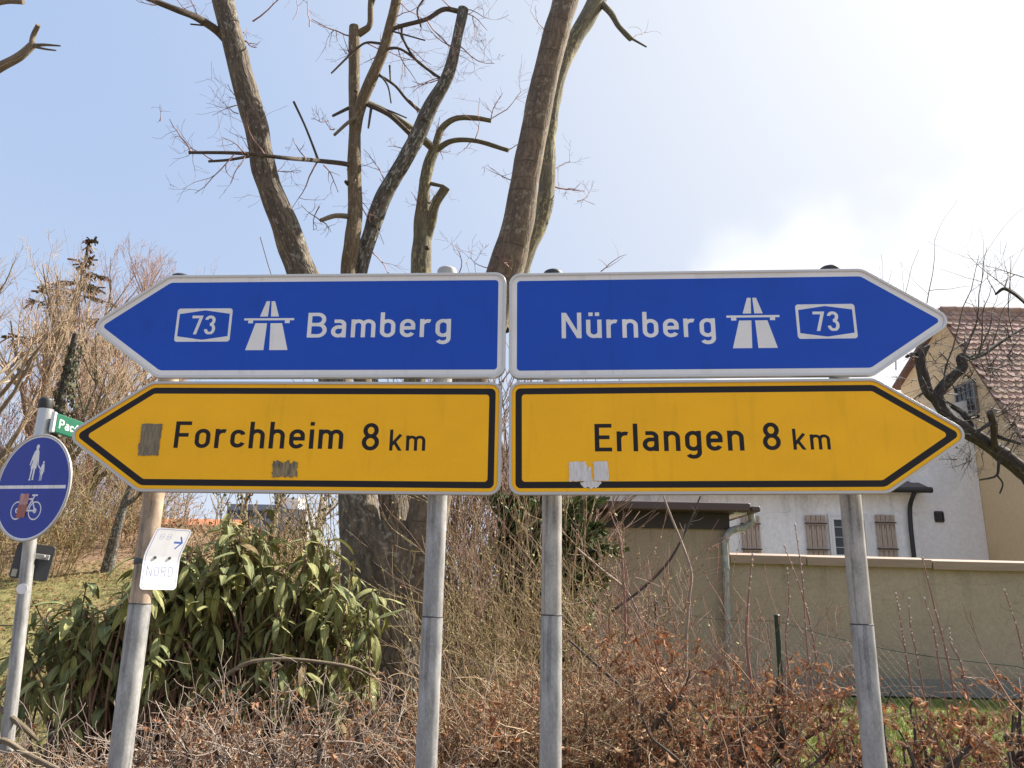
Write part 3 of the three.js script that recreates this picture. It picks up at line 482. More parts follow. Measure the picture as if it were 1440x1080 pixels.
// ───────────────────────────── posts ─────────────────────────────
function post(name, label, cat, xt, zt, yTop, yJoint, m1, m2, capM, r = 0.0375, xb = xt) {
  const o = thing(name, label, cat, V(xb, 0, zt)), dx = xt - xb, k = (y) => dx * y / yTop;
  const T = new Tubes(), up = [], rad1 = []; for (let j = 0; j <= 16; j++) { const y = lerp(yJoint - 0.05, yTop, j / 16); up.push(V(k(y), y, 0)); rad1.push(r); } T.add(up, rad1, 28, { cap: 1 }); part('tube', T.geometry(), m1, o);
  if (m2) { const T2 = new Tubes(), lo = [], r2 = []; for (let j = 0; j <= 16; j++) { const y = lerp(-0.1, yJoint, j / 16); lo.push(V(k(y), y, 0)); r2.push(r + 0.0015); } T2.add(lo, r2, 28, { cap: 1 }); part('sleeve', T2.geometry(), m2, o); part('joint_ring', new THREE.TorusGeometry(r + 0.001, 0.0022, 6, 28).rotateX(Math.PI / 2).translate(k(yJoint), yJoint + 0.002, 0), M.iron, o); }
  if (capM) { const c = new THREE.LatheGeometry([[0, 0.02], [r * 0.75, 0.019], [r * 0.96, 0.014], [r + 0.003, 0.006], [r + 0.004, -0.03], [r * 0.9, -0.03]].reverse().map((q) => new THREE.Vector2(...q)), 28); c.translate(k(yTop), yTop, 0); part('cap', c, capM, o); }
  for (const y of name === 'sign_post' ? [2.03, 2.28, 2.49, 2.73] : []) part('clamp', [new THREE.TorusGeometry(r + 0.003, 0.006, 6, 24).scale(1, 1, 3.2).rotateX(Math.PI / 2).translate(k(y), y, 0), box(0.05, 0.035, 0.02, k(y), y, r + 0.008)], M.aluBack, o);
  return o;
}
post('sign_post', 'left end sign post with a rusty brown upper tube behind the yellow sign', 'sign post', -1.392, -3.06, 2.832, 1.525, M.zincRust, M.zinc, M.capBlack, 0.0385, -1.37);
post('sign_post', 'grey galvanised sign post in front of the thick tree trunk', 'sign post', -0.276, -3.0, 2.862, 1.50, M.zinc, M.zinc, M.capGrey);
post('sign_post', 'grey sign post beside the gap between the signs, before the budding thicket', 'sign post', 0.160, -2.98, 2.85, 1.515, M.zincWarm, M.zinc, M.capBlack);
post('sign_post', 'right end sign post with dark cap standing in front of the garden wall', 'sign post', 1.272, -2.928, 2.868, 1.505, M.zincWarm, M.zinc, M.capBlack);

// bent route plate on the left post
{
  const p = V(-1.369, 1.70, -3.008), o = thing('route_plate', 'bent white route plate with NORD and a blue arrow on the left post', 'sign', p); o.rotation.y = rad(50); o.scale.setScalar(0.88);
  const w = 0.162, c = canvas(512, 900), x = c.getContext('2d'); x.fillStyle = 'rgb(236,236,238)'; x.fillRect(0, 0, 512, 900);
  x.strokeStyle = 'rgb(150,160,200)'; x.lineWidth = 10; trace(x, rounded([[24, 24], [488, 24], [488, 876], [24, 876]], [40, 40, 40, 40])); x.stroke();
  x.strokeStyle = 'rgb(70,110,190)'; x.lineWidth = 30; x.beginPath(); x.moveTo(330, 210); x.lineTo(440, 210); x.stroke(); x.lineWidth = 22; x.beginPath(); x.moveTo(395, 120); x.lineTo(445, 210); x.lineTo(380, 305); x.stroke();
  x.strokeStyle = 'rgb(140,145,175)'; write(x, 'NORD', 60, 440, 715, 150, 16, 9);
  x.strokeStyle = 'rgb(190,195,215)'; x.lineWidth = 8; for (const [a, b] of [[110, 120], [110, 150]]) { x.beginPath(); x.ellipse(a + 20, b, 30, 26, 0, 0, 6.3); x.stroke(); x.beginPath(); x.ellipse(a + 120, b, 30, 26, 0, 0, 6.3); x.stroke(); }
  for (let i = 0; i < 4; i++) { x.beginPath(); x.moveTo(70, 755 + i * 28); x.lineTo(200 + i * 50, 755 + i * 28); x.setLineDash([14, 12]); x.stroke(); }
  weather(x, 512, 900, 271, 0.06);
  const prof = [[-0.138, 0, 0.014], [-0.1335, 0, 0.005], [-0.124, 0, 0], [-0.02, 0, 0], [0, 0.003, 0], [0.02, 0.007, 0], [0.108, 0.024, 0], [0.117, 0.026, 0.005], [0.122, 0.027, 0.014]], pos = [], uv = [], idx = []; let len = 0; const tot = 0.264;
  const sheet = (z) => { const q = pos.length / 3; len = 0; prof.forEach(([y, f, ins], j) => { if (j) len += Math.hypot(y - prof[j - 1][0], f - prof[j - 1][1]); for (const s of [ins / w, 1 - ins / w]) { pos.push(s * w + 0.26 * Math.max(0, y - 0.01), y, f + z); uv.push(s, len / tot); } }); for (let j = 0; j < prof.length - 1; j++) { const b = q + j * 2; z > 0 ? idx.push(b, b + 1, b + 2, b + 1, b + 3, b + 2) : idx.push(b, b + 2, b + 1, b + 1, b + 2, b + 3); } return q; };
  const f0 = sheet(0.001), b0 = sheet(-0.002), k = prof.length; for (let j = 0; j < k - 1; j++) for (const s of [0, 1]) { const a = f0 + j * 2 + s, d = b0 + j * 2 + s; idx.push(a, a + 2, d, d, a + 2, d + 2); } for (const j of [0, k - 1]) { const a = f0 + j * 2, d = b0 + j * 2; idx.push(a, d, a + 1, a + 1, d, d + 1); }
  const g = new THREE.BufferGeometry(); g.setAttribute('position', new THREE.Float32BufferAttribute(pos, 3)); g.setAttribute('uv', new THREE.Float32BufferAttribute(uv, 2)); g.setIndex(idx); const gg = g.toNonIndexed(); gg.computeVertexNormals();
  part('plate', gg, new THREE.MeshStandardMaterial({ map: canvasTex(c), roughness: 0.45, side: THREE.DoubleSide }), o);
  for (const s of [0.3, 0.7]) part('bolt', new THREE.CylinderGeometry(0.0065, 0.0065, 0.003, 10).rotateX(Math.PI / 2).translate(w * s, -0.004, 0.0045), M.steelDark, o);
  part('strap', new THREE.TorusGeometry(0.041, 0.006, 6, 24).scale(1, 1, 3).rotateX(Math.PI / 2).translate(0.035, -0.02, -0.052), M.steelDark, o);
}

// footway and cycleway sign with its post, street name plate and a plate seen from behind
const FP = { xt: -2.075, xb: -1.93, z: -3.36, y: 2.36 };
{
  post('footway_sign_post', 'grey tube post of the round blue footpath sign with bright band on top', 'sign post', -2.05, -3.36, 2.365, 1.0, M.zinc, null, M.capBlack, 0.0255, -1.91);
  const o = scene.children.at(-1), b = part('band', new THREE.CylinderGeometry(0.0305, 0.0305, 0.135, 28, 1, true).translate(-0.133, 2.265, 0), mat([0.5, 0.5, 0.5], 0.35, { metalness: 0.6 }), o); b.material.side = THREE.DoubleSide;
  const st = part('round_sticker', new THREE.CylinderGeometry(0.021, 0.021, 0.002, 24).rotateX(Math.PI / 2), M.whitePaint, o); st.rotation.y = 0.2; st.position.set(-0.093 + 0.0052, 1.57, 0.0262);
  // round sign
  const R = 0.222, s = thing('footway_sign', 'round blue footpath sign with white adult, child and bicycle symbols', 'traffic sign', at(45.5, 685, 3.3)); s.rotation.set(0, rad(-23), rad(-1.5), 'YXZ');
  const c = canvas(768, 768), x = c.getContext('2d'); x.scale(384 / R, 384 / R); x.translate(R, R); x.fillStyle = WHITE; x.fillRect(-R, -R, 2 * R, 2 * R);
  x.fillStyle = 'rgb(20,48,150)'; x.beginPath(); x.arc(0, 0, R - 0.010, 0, 6.2832); x.fill(); x.fillStyle = WHITE; x.fillRect(-R + 0.010, -0.0075, 2 * R - 0.032, 0.014);
  const blob = (pts) => { x.beginPath(); x.moveTo(pts[0], pts[1]); for (let i = 2; i < pts.length; i += 2) x.lineTo(pts[i], pts[i + 1]); x.closePath(); x.fill(); };
  const figure = (ox, oy, k) => { x.save(); x.translate(ox, oy); x.scale(k, k); x.beginPath(); x.ellipse(0.01, -0.925, 0.062, 0.075, 0, 0, 6.3); x.fill();
    blob([-0.03, -0.86, 0.05, -0.86, 0.10, -0.80, 0.13, -0.62, 0.16, -0.42, 0.12, -0.40, 0.08, -0.56, 0.09, -0.42, 0.11, -0.33, 0.06, -0.32, 0.05, -0.02, 0.09, 0, -0.01, 0, -0.01, -0.32, -0.04, -0.32, -0.07, -0.03, -0.05, 0.01, -0.15, 0.01, -0.11, -0.05, -0.11, -0.32, -0.14, -0.33, -0.09, -0.52, -0.10, -0.58, -0.16, -0.40, -0.20, -0.42, -0.15, -0.64, -0.09, -0.80]); x.restore(); };
  figure(-0.012, -0.03, 0.152); figure(0.042, -0.028, 0.082); x.lineWidth = 0.006; x.strokeStyle = WHITE; x.beginPath(); x.moveTo(0.012, -0.092); x.lineTo(0.03, -0.075); x.stroke();
  x.lineWidth = 0.0055; for (const cx of [-0.066, 0.042]) { x.beginPath(); x.arc(cx, 0.098, 0.036, 0, 6.3); x.stroke(); x.beginPath(); x.arc(cx, 0.098, 0.008, 0, 6.3); x.stroke(); }
  x.lineWidth = 0.007; x.beginPath(); x.moveTo(-0.066, 0.098); x.lineTo(-0.042, 0.05); x.lineTo(0.015, 0.05); x.lineTo(0.042, 0.098); x.lineTo(-0.01, 0.098); x.lineTo(-0.042, 0.05); x.moveTo(-0.01, 0.098); x.lineTo(0.028, 0.034); x.moveTo(0.01, 0.034); x.lineTo(0.044, 0.034); x.moveTo(-0.048, 0.05); x.lineTo(-0.036, 0.034); x.lineTo(-0.058, 0.03); x.stroke();
  x.setTransform(1, 0, 0, 1, 0, 0); weather(x, 768, 768, 281, 0.14);
  part('panel', new THREE.CylinderGeometry(R, R, 0.006, 72).rotateX(Math.PI / 2).translate(0, 0, -0.004), M.aluBack, s);
  part('face', planarUV(new THREE.CircleGeometry(R - 0.002, 72), -R, -R, 2 * R, 2 * R).translate(0, 0, 0.0008), new THREE.MeshPhysicalMaterial({ map: canvasTex(c), roughness: 0.45 }), s);
  part('rim', new THREE.TorusGeometry(R, 0.0045, 8, 80), M.alu, s);
  seed(41); const rc = residue(291, [0.42, 0.15, 0.13], [0.5, 0.4, 0.38]);
  scrap('sticker', s, [[-0.06, -0.03], [-0.005, -0.028], [-0.005, -0.072], [-0.06, -0.074]], rc, 0.002, 0.002); scrap('sticker', s, [[-0.063, -0.076], [-0.008, -0.074], [-0.01, -0.126], [-0.062, -0.13]], residue(293, [0.36, 0.11, 0.1], [0.32, 0.16, 0.12]), 0.002, 0.002);
  for (const y of [0.11, -0.11]) part('bracket', box(0.11, 0.04, 0.03, 0.03, y, -0.028, 0.004), M.aluBack, s);
  // street name plate
  const a = at(76, 594, 3.34), n = thing('street_name_sign', 'green street name plate with white letters Pacé behind the arrow tip', 'street sign', a); n.rotation.y = rad(87);
  const c2 = canvas(1024, 256), y = c2.getContext('2d'); y.fillStyle = 'rgb(0,92,66)'; y.fillRect(0, 0, 1024, 256); y.strokeStyle = WHITE; write(y, 'Pacé', 44, 330, 192, 134, 13, 15); weather(y, 1024, 256, 301, 0.12);
  const pw = 0.52, ph = 0.086; part('plate', box(pw, ph, 0.012, pw / 2, 0, 0, 0.003), mat([0.0, 0.10, 0.062], 0.5), n);
  part('face', new THREE.PlaneGeometry(pw - 0.01, ph - 0.01).translate(pw / 2, 0, 0.0075), new THREE.MeshStandardMaterial({ map: canvasTex(c2), roughness: 0.5 }), n);
  part('bracket', box(0.02, 0.09, 0.016, -0.006, 0, 0, 0.004), mat([0.6, 0.6, 0.6], 0.4, { metalness: 0.4 }), n);
  // small dark plate seen from behind
  const q = thing('square_plate', 'dark grey square plate seen from behind on the footpath sign post', 'traffic sign', at(46, 790, 3.40)); q.rotation.set(0, rad(14), rad(-6), 'YXZ');
  const rp = new THREE.ExtrudeGeometry(new THREE.Shape(rounded([[-0.073, -0.073], [0.073, -0.073], [0.073, 0.073], [-0.073, 0.073]], [0.014, 0.014, 0.014, 0.014])), { depth: 0.004, bevelEnabled: true, bevelSize: 0.001, bevelThickness: 0.001, bevelSegments: 1 }); part('plate', rp, M.steelDark, q);
  part('clamp', [box(0.1, 0.022, 0.014, 0.012, 0.024, 0.012, 0.003), new THREE.CylinderGeometry(0.008, 0.008, 0.03, 8).rotateX(Math.PI / 2).translate(0.042, 0.026, 0.02)], M.zinc, q); part('label', box(0.02, 0.03, 0.002, -0.055, -0.052, 0.007), mat([0.42, 0.40, 0.3], 0.8), q);
}

// ───────────────────────────── the pruned tree behind the signs ─────────────────────────────
{
  const t = thing('pruned_tree', 'tall leafless pruned tree with several stems rising behind the signs', 'tree', V(0, 0, 0));
  const each = (name, m) => ({ add(...a) { part(name, new Tubes().add(...a).geometry(), m, t); } });
  const mk = (name, m, fn, label) => { const T = new Tubes(); fn(T); const o = part(name, T.geometry(), m, t); if (label) o.userData.label = label; return o; };
  const B = 6.1, o1 = { rough: 0.09, freq: 6, steps: 90 };
  mk('trunk', M.barkMain, (T) => { limb(T, [[548, 1130, 150, B], [547, 1040, 118, B], [548, 960, 104, B], [545, 880, 104, B], [542, 800, 112, B], [540, 760, 108, B], [540, 735, 80, B]], 32, { rough: 0.06, freq: 3, seed: 3, around: 1.5 });
    limb(T, [[545, 860, 50, B + 0.15], [551, 720, 36, B + 0.2], [527, 610, 30, B + 0.15], [521, 580, 28, B + 0.15]], 18, { ...o1, steps: 24, seed: 17 }); limb(T, [[552, 860, 50, B + 0.3], [560, 730, 36, B + 0.35], [533, 600, 30, B + 0.3], [526, 570, 27, B + 0.3]], 18, { ...o1, steps: 24, seed: 18 }); limb(T, [[565, 860, 50, B + 0.45], [572, 720, 40, B + 0.5], [581, 580, 34, B + 0.5], [583, 550, 33, B + 0.5]], 18, { ...o1, steps: 24, seed: 19 }); });
  mk('stem', M.barkMain, (T) => limb(T, [[530, 900, 80, B - 0.05], [511, 790, 62, B - 0.1], [503, 700, 54, B - 0.1], [480, 570, 48, B - 0.12], [450, 450, 44, B - 0.2], [424, 383, 42, B - 0.25], [398, 310, 37, B - 0.35], [376, 253, 34, B - 0.4], [360, 180, 33, B - 0.5], [341, 108, 31, B - 0.55], [322, 36, 30, B - 0.6], [300, -60, 27, B - 0.6], [285, -150, 22, B - 0.5]], 24, { ...o1, seed: 5 }));
  mk('stem', M.barkTan, (T) => {
    limb(T, [[525, 600, 28, B + 0.15], [496, 470, 23, B + 0.1], [489, 383, 21.5, B + 0.05], [495, 340, 21, B], [499, 300, 21, B], [498, 217, 18.5, B], [499, 175, 17, B], [498, 110, 15.5, B], [498, 62, 17, B], [498, 38, 15, B]], 16, { ...o1, seed: 7 });
    limb(T, [[499, 190, 15, B], [507, 150, 17, B - 0.05], [525, 105, 16, B - 0.1], [541, 66, 14.5, B - 0.15], [557, 0, 14, B - 0.25], [575, -90, 11, B - 0.3]], 14, { ...o1, steps: 30, seed: 8 });
    limb(T, [[497, 52, 10, B], [510, 44, 10, B], [519, 37, 8.5, B], [521, 10, 8, B], [522, -60, 6, B]], 10, { steps: 24 });
  });
  mk('stem', M.barkGrey, (T) => limb(T, [[530, 590, 28, B + 0.3], [500, 450, 25, B + 0.25], [506, 383, 22, B + 0.2], [522, 325, 22, B + 0.15], [542, 271, 23, B + 0.1], [584, 199, 22, B], [603, 155, 21, B - 0.05], [629, 108, 18, B - 0.1], [643, 54, 14.5, B - 0.15], [651, 13, 15, B - 0.15]], 18, { ...o1, seed: 9 }), 'dark grey leaning stem speckled with pale lichen');
  mk('stem', M.barkYellow, (T) => {
    limb(T, [[582, 560, 33, B + 0.5], [591, 430, 29, B + 0.45], [592, 383, 28, B + 0.45], [594, 325, 26, B + 0.45], [596, 271, 17, B + 0.4], [603, 231, 17, B + 0.4], [613, 205, 15, B + 0.4]], 16, { ...o1, seed: 10 });
    limb(T, [[601, 335, 14, B + 0.45], [607, 310, 14, B + 0.4], [612, 288, 13, B + 0.35], [627, 263, 14, B + 0.3]], 12, { steps: 20, rough: 0.06, freq: 8 });
    limb(T, [[612, 208, 12, B + 0.4], [621, 181, 10, B + 0.4], [640, 167, 8, B + 0.4], [668, 166, 7, B + 0.4], [691, 170, 6, B + 0.4]], 10, { steps: 24, rough: 0.08, freq: 9 });
    limb(T, [[615, 210, 9, B + 0.4], [633, 199, 7.5, B + 0.35], [665, 197.5, 6.5, B + 0.3], [715, 211.5, 6, B + 0.25]], 10, { steps: 24, rough: 0.08, freq: 9 });
    limb(T, [[605, 258, 6, B + 0.4], [623, 262, 5, B + 0.33]], 8, { steps: 6 }); limb(T, [[600, 255, 6, B + 0.42], [590, 252, 5, B + 0.4]], 8, { steps: 6 });
    limb(T, [[608, 208, 11, B + 0.38], [581, 184, 11, B + 0.25], [555, 165, 9, B + 0.12], [538, 155, 9, B + 0.05], [516, 145, 9, B - 0.02]], 10, { steps: 24, rough: 0.06, freq: 8 });
  }, 'yellowish lichen-covered stem ending in sawn branches');
  mk('stem', M.barkSmooth, (T) => limb(T, [[572, 880, 70, B + 0.02], [590, 790, 62, B], [607, 700, 58, B - 0.05], [650, 560, 54, B - 0.1], [690, 445, 53, B - 0.15], [710, 383, 50, B - 0.2], [726, 325, 45, B - 0.25], [738, 253, 40, B - 0.3], [752, 180, 39, B - 0.35], [767, 108, 37, B - 0.4], [785, 36, 35.5, B - 0.45], [796, 0, 36, B - 0.45], [812, -70, 33, B - 0.5], [840, -190, 28, B - 0.6]], 26, { ...o1, rough: 0.05, seed: 12 }), 'thickest smooth brown stem leaning to the upper right');
  mk('stem', M.barkYellow, (T) => { limb(T, [[700, 460, 34, B + 0.05], [722, 400, 30, B + 0.1], [744, 345, 26, B + 0.15], [764, 300, 24, B + 0.2], [769, 260, 24, B + 0.25], [771, 200, 21, B + 0.3], [779, 140, 20, B + 0.35], [791, 95, 20, B + 0.4], [806, 60, 22, B + 0.45], [832, 15, 25, B + 0.5], [850, -25, 25, B + 0.55], [880, -110, 22, B + 0.6]], 18, { ...o1, seed: 13 });
    limb(T, [[846, 5, 10, B + 0.5], [860, 20, 8.5, B + 0.45], [870, 37, 8, B + 0.4], [887, 55, 7, B + 0.35]], 10, { steps: 18, rough: 0.1, freq: 9 }); limb(T, [[886, 53, 4, B + 0.35], [909, 66, 2.5, B + 0.3]], 6, { steps: 6 }); });
  ((T) => {
    limb(T, [[318, 56, 12.3, B - 0.58], [306, 44, 11.48, B - 0.62], [277, 25, 9.84, B - 0.8], [249, 14, 9.02, B - 0.95], [205, -4, 7.38, B - 1.1], [150, -30, 5.74, B - 1.3]], 12, { steps: 36, rough: 0.08, freq: 8 });
    limb(T, [[497, 234, 7.38, B], [488, 231, 6.97, B - 0.05], [447, 226, 6.15, B - 0.2], [400, 222, 5.74, B - 0.65], [339, 215.5, 5.33, B - 0.8], [265, 214.5, 4.51, B - 0.95]], 10, { steps: 36, rough: 0.06, freq: 8 });
    limb(T, [[350, 220, 4.51, B - 0.78], [320, 225, 4.1, B - 0.85], [293, 227, 3.69, B - 0.9]], 8, { steps: 12 });
    limb(T, [[447, 224, 3.69, B - 0.2], [440, 205, 3.28, B - 0.2], [428, 175, 2.87, B - 0.2], [413, 143, 3.28, B - 0.2]], 8, { steps: 16 });
    limb(T, [[490, 152, 4.92, B], [468, 163, 3.69, B - 0.1]], 8, { steps: 6 }); limb(T, [[300, 37, 2.46, B - 0.65], [268, 34, 2.46, B - 0.8]], 6, { steps: 6 });
    limb(T, [[518, 147, 7.38, B - 0.05], [545, 160, 6.56, B], [575, 187, 6.56, B + 0.1], [584, 196, 6.56, B + 0.12]], 10, { steps: 18, rough: 0.06, freq: 8 });
    limb(T, [[646, 16, 7.38, B - 0.15], [625, 13, 6.56, B - 0.15], [600, 27, 6.15, B - 0.2], [560, 38, 5.74, B - 0.2], [545, 45, 4.92, B - 0.18]], 10, { steps: 24, rough: 0.07, freq: 8 });
    limb(T, [[565, 38, 3.69, B - 0.2], [566, 52, 3.28, B - 0.2], [583, 82, 3.69, B - 0.1], [612, 105, 4.1, B - 0.1], [622, 112, 4.1, B - 0.1]], 8, { steps: 20 });
    limb(T, [[537, 70, 4.92, B - 0.15], [560, 68, 3.69, B - 0.15], [585, 84, 3.28, B - 0.1], [612, 107, 2.87, B - 0.1]], 8, { steps: 16 });
    limb(T, [[532, 105, 4.1, B - 0.1], [555, 120, 3.69, B - 0.05], [572, 140, 4.1, B], [590, 156, 5.74, B]], 8, { steps: 16 });
    limb(T, [[540, 62, 4.1, B - 0.15], [515, 60, 3.28, B - 0.2], [495, 75, 3.28, B - 0.25], [466, 103, 2.46, B - 0.3]], 8, { steps: 16 });
    limb(T, [[522, 152, 4.1, B - 0.05], [518, 180, 2.87, B - 0.1]], 6, { steps: 6 }); limb(T, [[520, 150, 3.69, B], [545, 155, 2.87, B], [572, 166, 2.05, B]], 6, { steps: 8 }); limb(T, [[545, 42, 2.87, B - 0.2], [598, 57, 2.05, B - 0.2]], 6, { steps: 8 });
    limb(T, [[530, 100, 3.28, B - 0.1], [545, 120, 2.46, B - 0.1], [550, 145, 2.05, B - 0.1]], 6, { steps: 8 }); limb(T, [[548, 92, 2.87, B - 0.1], [549, 115, 2.05, B - 0.1]], 6, { steps: 5 }); limb(T, [[595, 0, 3.28, B], [587, 14, 2.87, B], [592, 38, 2.46, B]], 6, { steps: 10 });
    limb(T, [[523, 10, 3.28, B], [530, -10, 3.28, B]], 6, { steps: 4 });
  })(each('branch', M.barkBranch));
  ((T) => { limb(T, [[496, 305, 8, B], [472, 303.5, 7, B - 0.1], [451, 310, 6, B - 0.2]], 10, { steps: 14, rough: 0.08, freq: 9 }); limb(T, [[505, 163, 6, B - 0.05], [490, 172, 5, B - 0.1], [470, 190, 4, B - 0.15]], 8, { steps: 12 }); })(each('branch', M.barkPale));
  // cut knots and collars left by the pruning
  seed(71); const knots = each('knot', M.barkMain);
  for (const [x, y, D, w, dx, dy] of [[404, 330, B - 0.3, 12, 11, -6], [330, 78, B - 0.56, 9, -9, -5], [728, 300, B - 0.3, 12, -12, -5], [600, 170, B - 0.05, 9, -9, -5], [490, 258, B, 8, -8, -4], [497, 130, B, 7, 8, -4], [598, 350, B + 0.42, 9, 9, -3], [528, 318, B + 0.12, 8, -9, -4]])
    limb(knots, [[x, y, w * 1.0, D - 0.02], [x + dx * 0.4, y + dy * 0.5, w * 0.7, D - 0.04], [x + dx * 0.62, y + dy * 0.8, w * 0.5, D - 0.05]], 10, { steps: 8, rough: 0.15, freq: 12 });
  // fine twigs with buds
  seed(77); const TW = new Tubes(), o = { segs: 5, wiggle: 0.3, up: 0.02, rmin: 0.0011, taper: 0.65, spread: 1.0, keep: 0.7, kids: (d) => rr(2, 4.2), from: 0.2 };
  const spray = (x, y, D, x2, y2, w, depth = 2) => { const a = at(x, y, D), b = at(x2, y2, D + rr(-0.25, 0.25)); twig(TW, a, b.clone().sub(a), a.distanceTo(b), span(w, a) / 2 * 1.3, depth, o); };
  spray(268, 213, B - 0.95, 228, 172, 2.2); spray(225, 170, B - 0.95, 222, 150, 1.6, 1); spray(330, 217, B - 0.85, 270, 262, 2, 2); spray(300, 226, B - 0.9, 250, 215, 1.8, 2); spray(345, 216, B - 0.8, 310, 190, 1.8, 2); spray(372, 217, B - 0.6, 336, 160, 1.8, 2); spray(335, 160, B - 0.6, 296, 132, 1.5, 2);
  spray(447, 226, B - 0.2, 440, 285, 2.2, 2); spray(455, 232, B - 0.2, 486, 258, 1.8, 1); spray(430, 222, B - 0.3, 400, 205, 1.6, 2); spray(449, 290, B - 0.2, 425, 318, 1.8, 2); spray(345, 219, B - 0.8, 320, 245, 1.8, 2);
  spray(498, 52, B, 430, 35, 2, 2); spray(435, 37, B, 425, 5, 1.8, 2); spray(355, 30, B - 0.5, 415, 0, 2.2, 1); spray(420, -10, B, 395, 15, 1.6, 1); spray(344, 58, B - 0.5, 366, 58, 2.4, 1); spray(342, 46, B - 0.5, 352, 40, 1.4, 2); spray(250, 12, B - 0.95, 280, 8, 1.4, 2);
  spray(600, 28, B - 0.2, 640, 110, 1.8, 3); spray(640, 60, B - 0.15, 700, 95, 1.8, 3); spray(648, 14, B - 0.15, 688, 25, 1.8, 3); spray(560, 40, B - 0.2, 600, 100, 1.6, 2); spray(556, 0, B - 0.25, 590, 40, 1.6, 2); spray(515, 60, B, 580, 120, 1.5, 2); spray(575, 140, B, 600, 160, 1.3, 2); spray(560, 68, B - 0.15, 575, 130, 1.6, 2);
  spray(470, 182, B - 0.15, 440, 172, 1.6, 1); spray(505, 280, B, 540, 345, 1.5, 2); spray(520, 352, B + 0.1, 575, 380, 1.8, 2); spray(645, 385, B - 0.2, 655, 350, 1.6, 2); spray(715, 211, B + 0.25, 735, 190, 1.3, 2); spray(778, 262, B + 0.3, 815, 285, 2.2, 2); spray(812, 283, B + 0.3, 842, 272, 1.6, 2); spray(890, 55, B + 0.35, 900, 30, 1.3, 1); spray(845, 382, B, 870, 355, 1.6, 1); spray(715, 375, B - 0.4, 690, 362, 1.5, 2); spray(462, 170, B, 435, 175, 1.4, 2); spray(498, 270, B, 520, 310, 1.3, 2);
  for (const [x, y, D] of [[395, 300, B - 0.35], [372, 240, B - 0.4], [350, 150, B - 0.5], [500, 250, B], [545, 260, B + 0.1], [575, 210, B], [622, 110, B - 0.1], [640, 70, B - 0.15], [535, 80, B - 0.1], [548, 30, B - 0.2], [500, 90, B], [700, 380, B - 0.3], [735, 255, B - 0.3], [600, 300, B + 0.45], [614, 200, B + 0.4], [690, 168, B + 0.4], [668, 196, B + 0.3], [780, 60, B - 0.4], [770, 240, B + 0.3], [640, 14, B - 0.15], [450, 310, B - 0.2], [280, 26, B - 0.8], [225, 5, B - 1]]) for (let k = 0; k < 2; k++) spray(x, y, D, x + rr(-55, 55), y + rr(-60, 25), 1.5, 2);
  part('twigs', TW.geometry(), M.twigRed, t).userData.kind = 'stuff';
}
// top left: end of a pale branch of a tree outside the picture
{
  const t = thing('pale_tree', 'pale forked branch end of a neighbouring tree in the upper left corner', 'tree');
  const T = new Tubes(); limb(T, [[-420, 760, 90, 5.2], [-400, 400, 70, 5.2], [-380, 200, 60, 5.1]], 16, { steps: 20, rough: 0.04 }); part('trunk', T.geometry(), M.barkPale, t);
  const T2 = { add(...a) { part('branch', new Tubes().add(...a).geometry(), M.barkPale, t); } }; limb(T2, [[-390, 300, 40, 5.1], [-200, 190, 24, 5.0], [-60, 125, 15, 4.9], [0, 94, 13, 4.8], [28, 79, 12, 4.8], [45, 64, 10, 4.8]], 12, { steps: 50, rough: 0.08, freq: 9 }); limb(T2, [[44, 67, 8, 4.8], [47, 50, 7, 4.8], [54, 35, 6, 4.75]], 10, { steps: 12 }); limb(T2, [[46, 64, 5, 4.8], [62, 63, 4, 4.8], [85, 64.5, 2, 4.8]], 8, { steps: 10 }); limb(T2, [[50, 66, 4, 4.8], [64, 69, 3, 4.78], [79, 71, 2, 4.75]], 8, { steps: 8 }); limb(T2, [[-390, 200, 30, 5.1], [-150, 60, 14, 4.9], [0, 3, 8, 4.8], [33, 3, 6, 4.75]], 10, { steps: 40 });
}
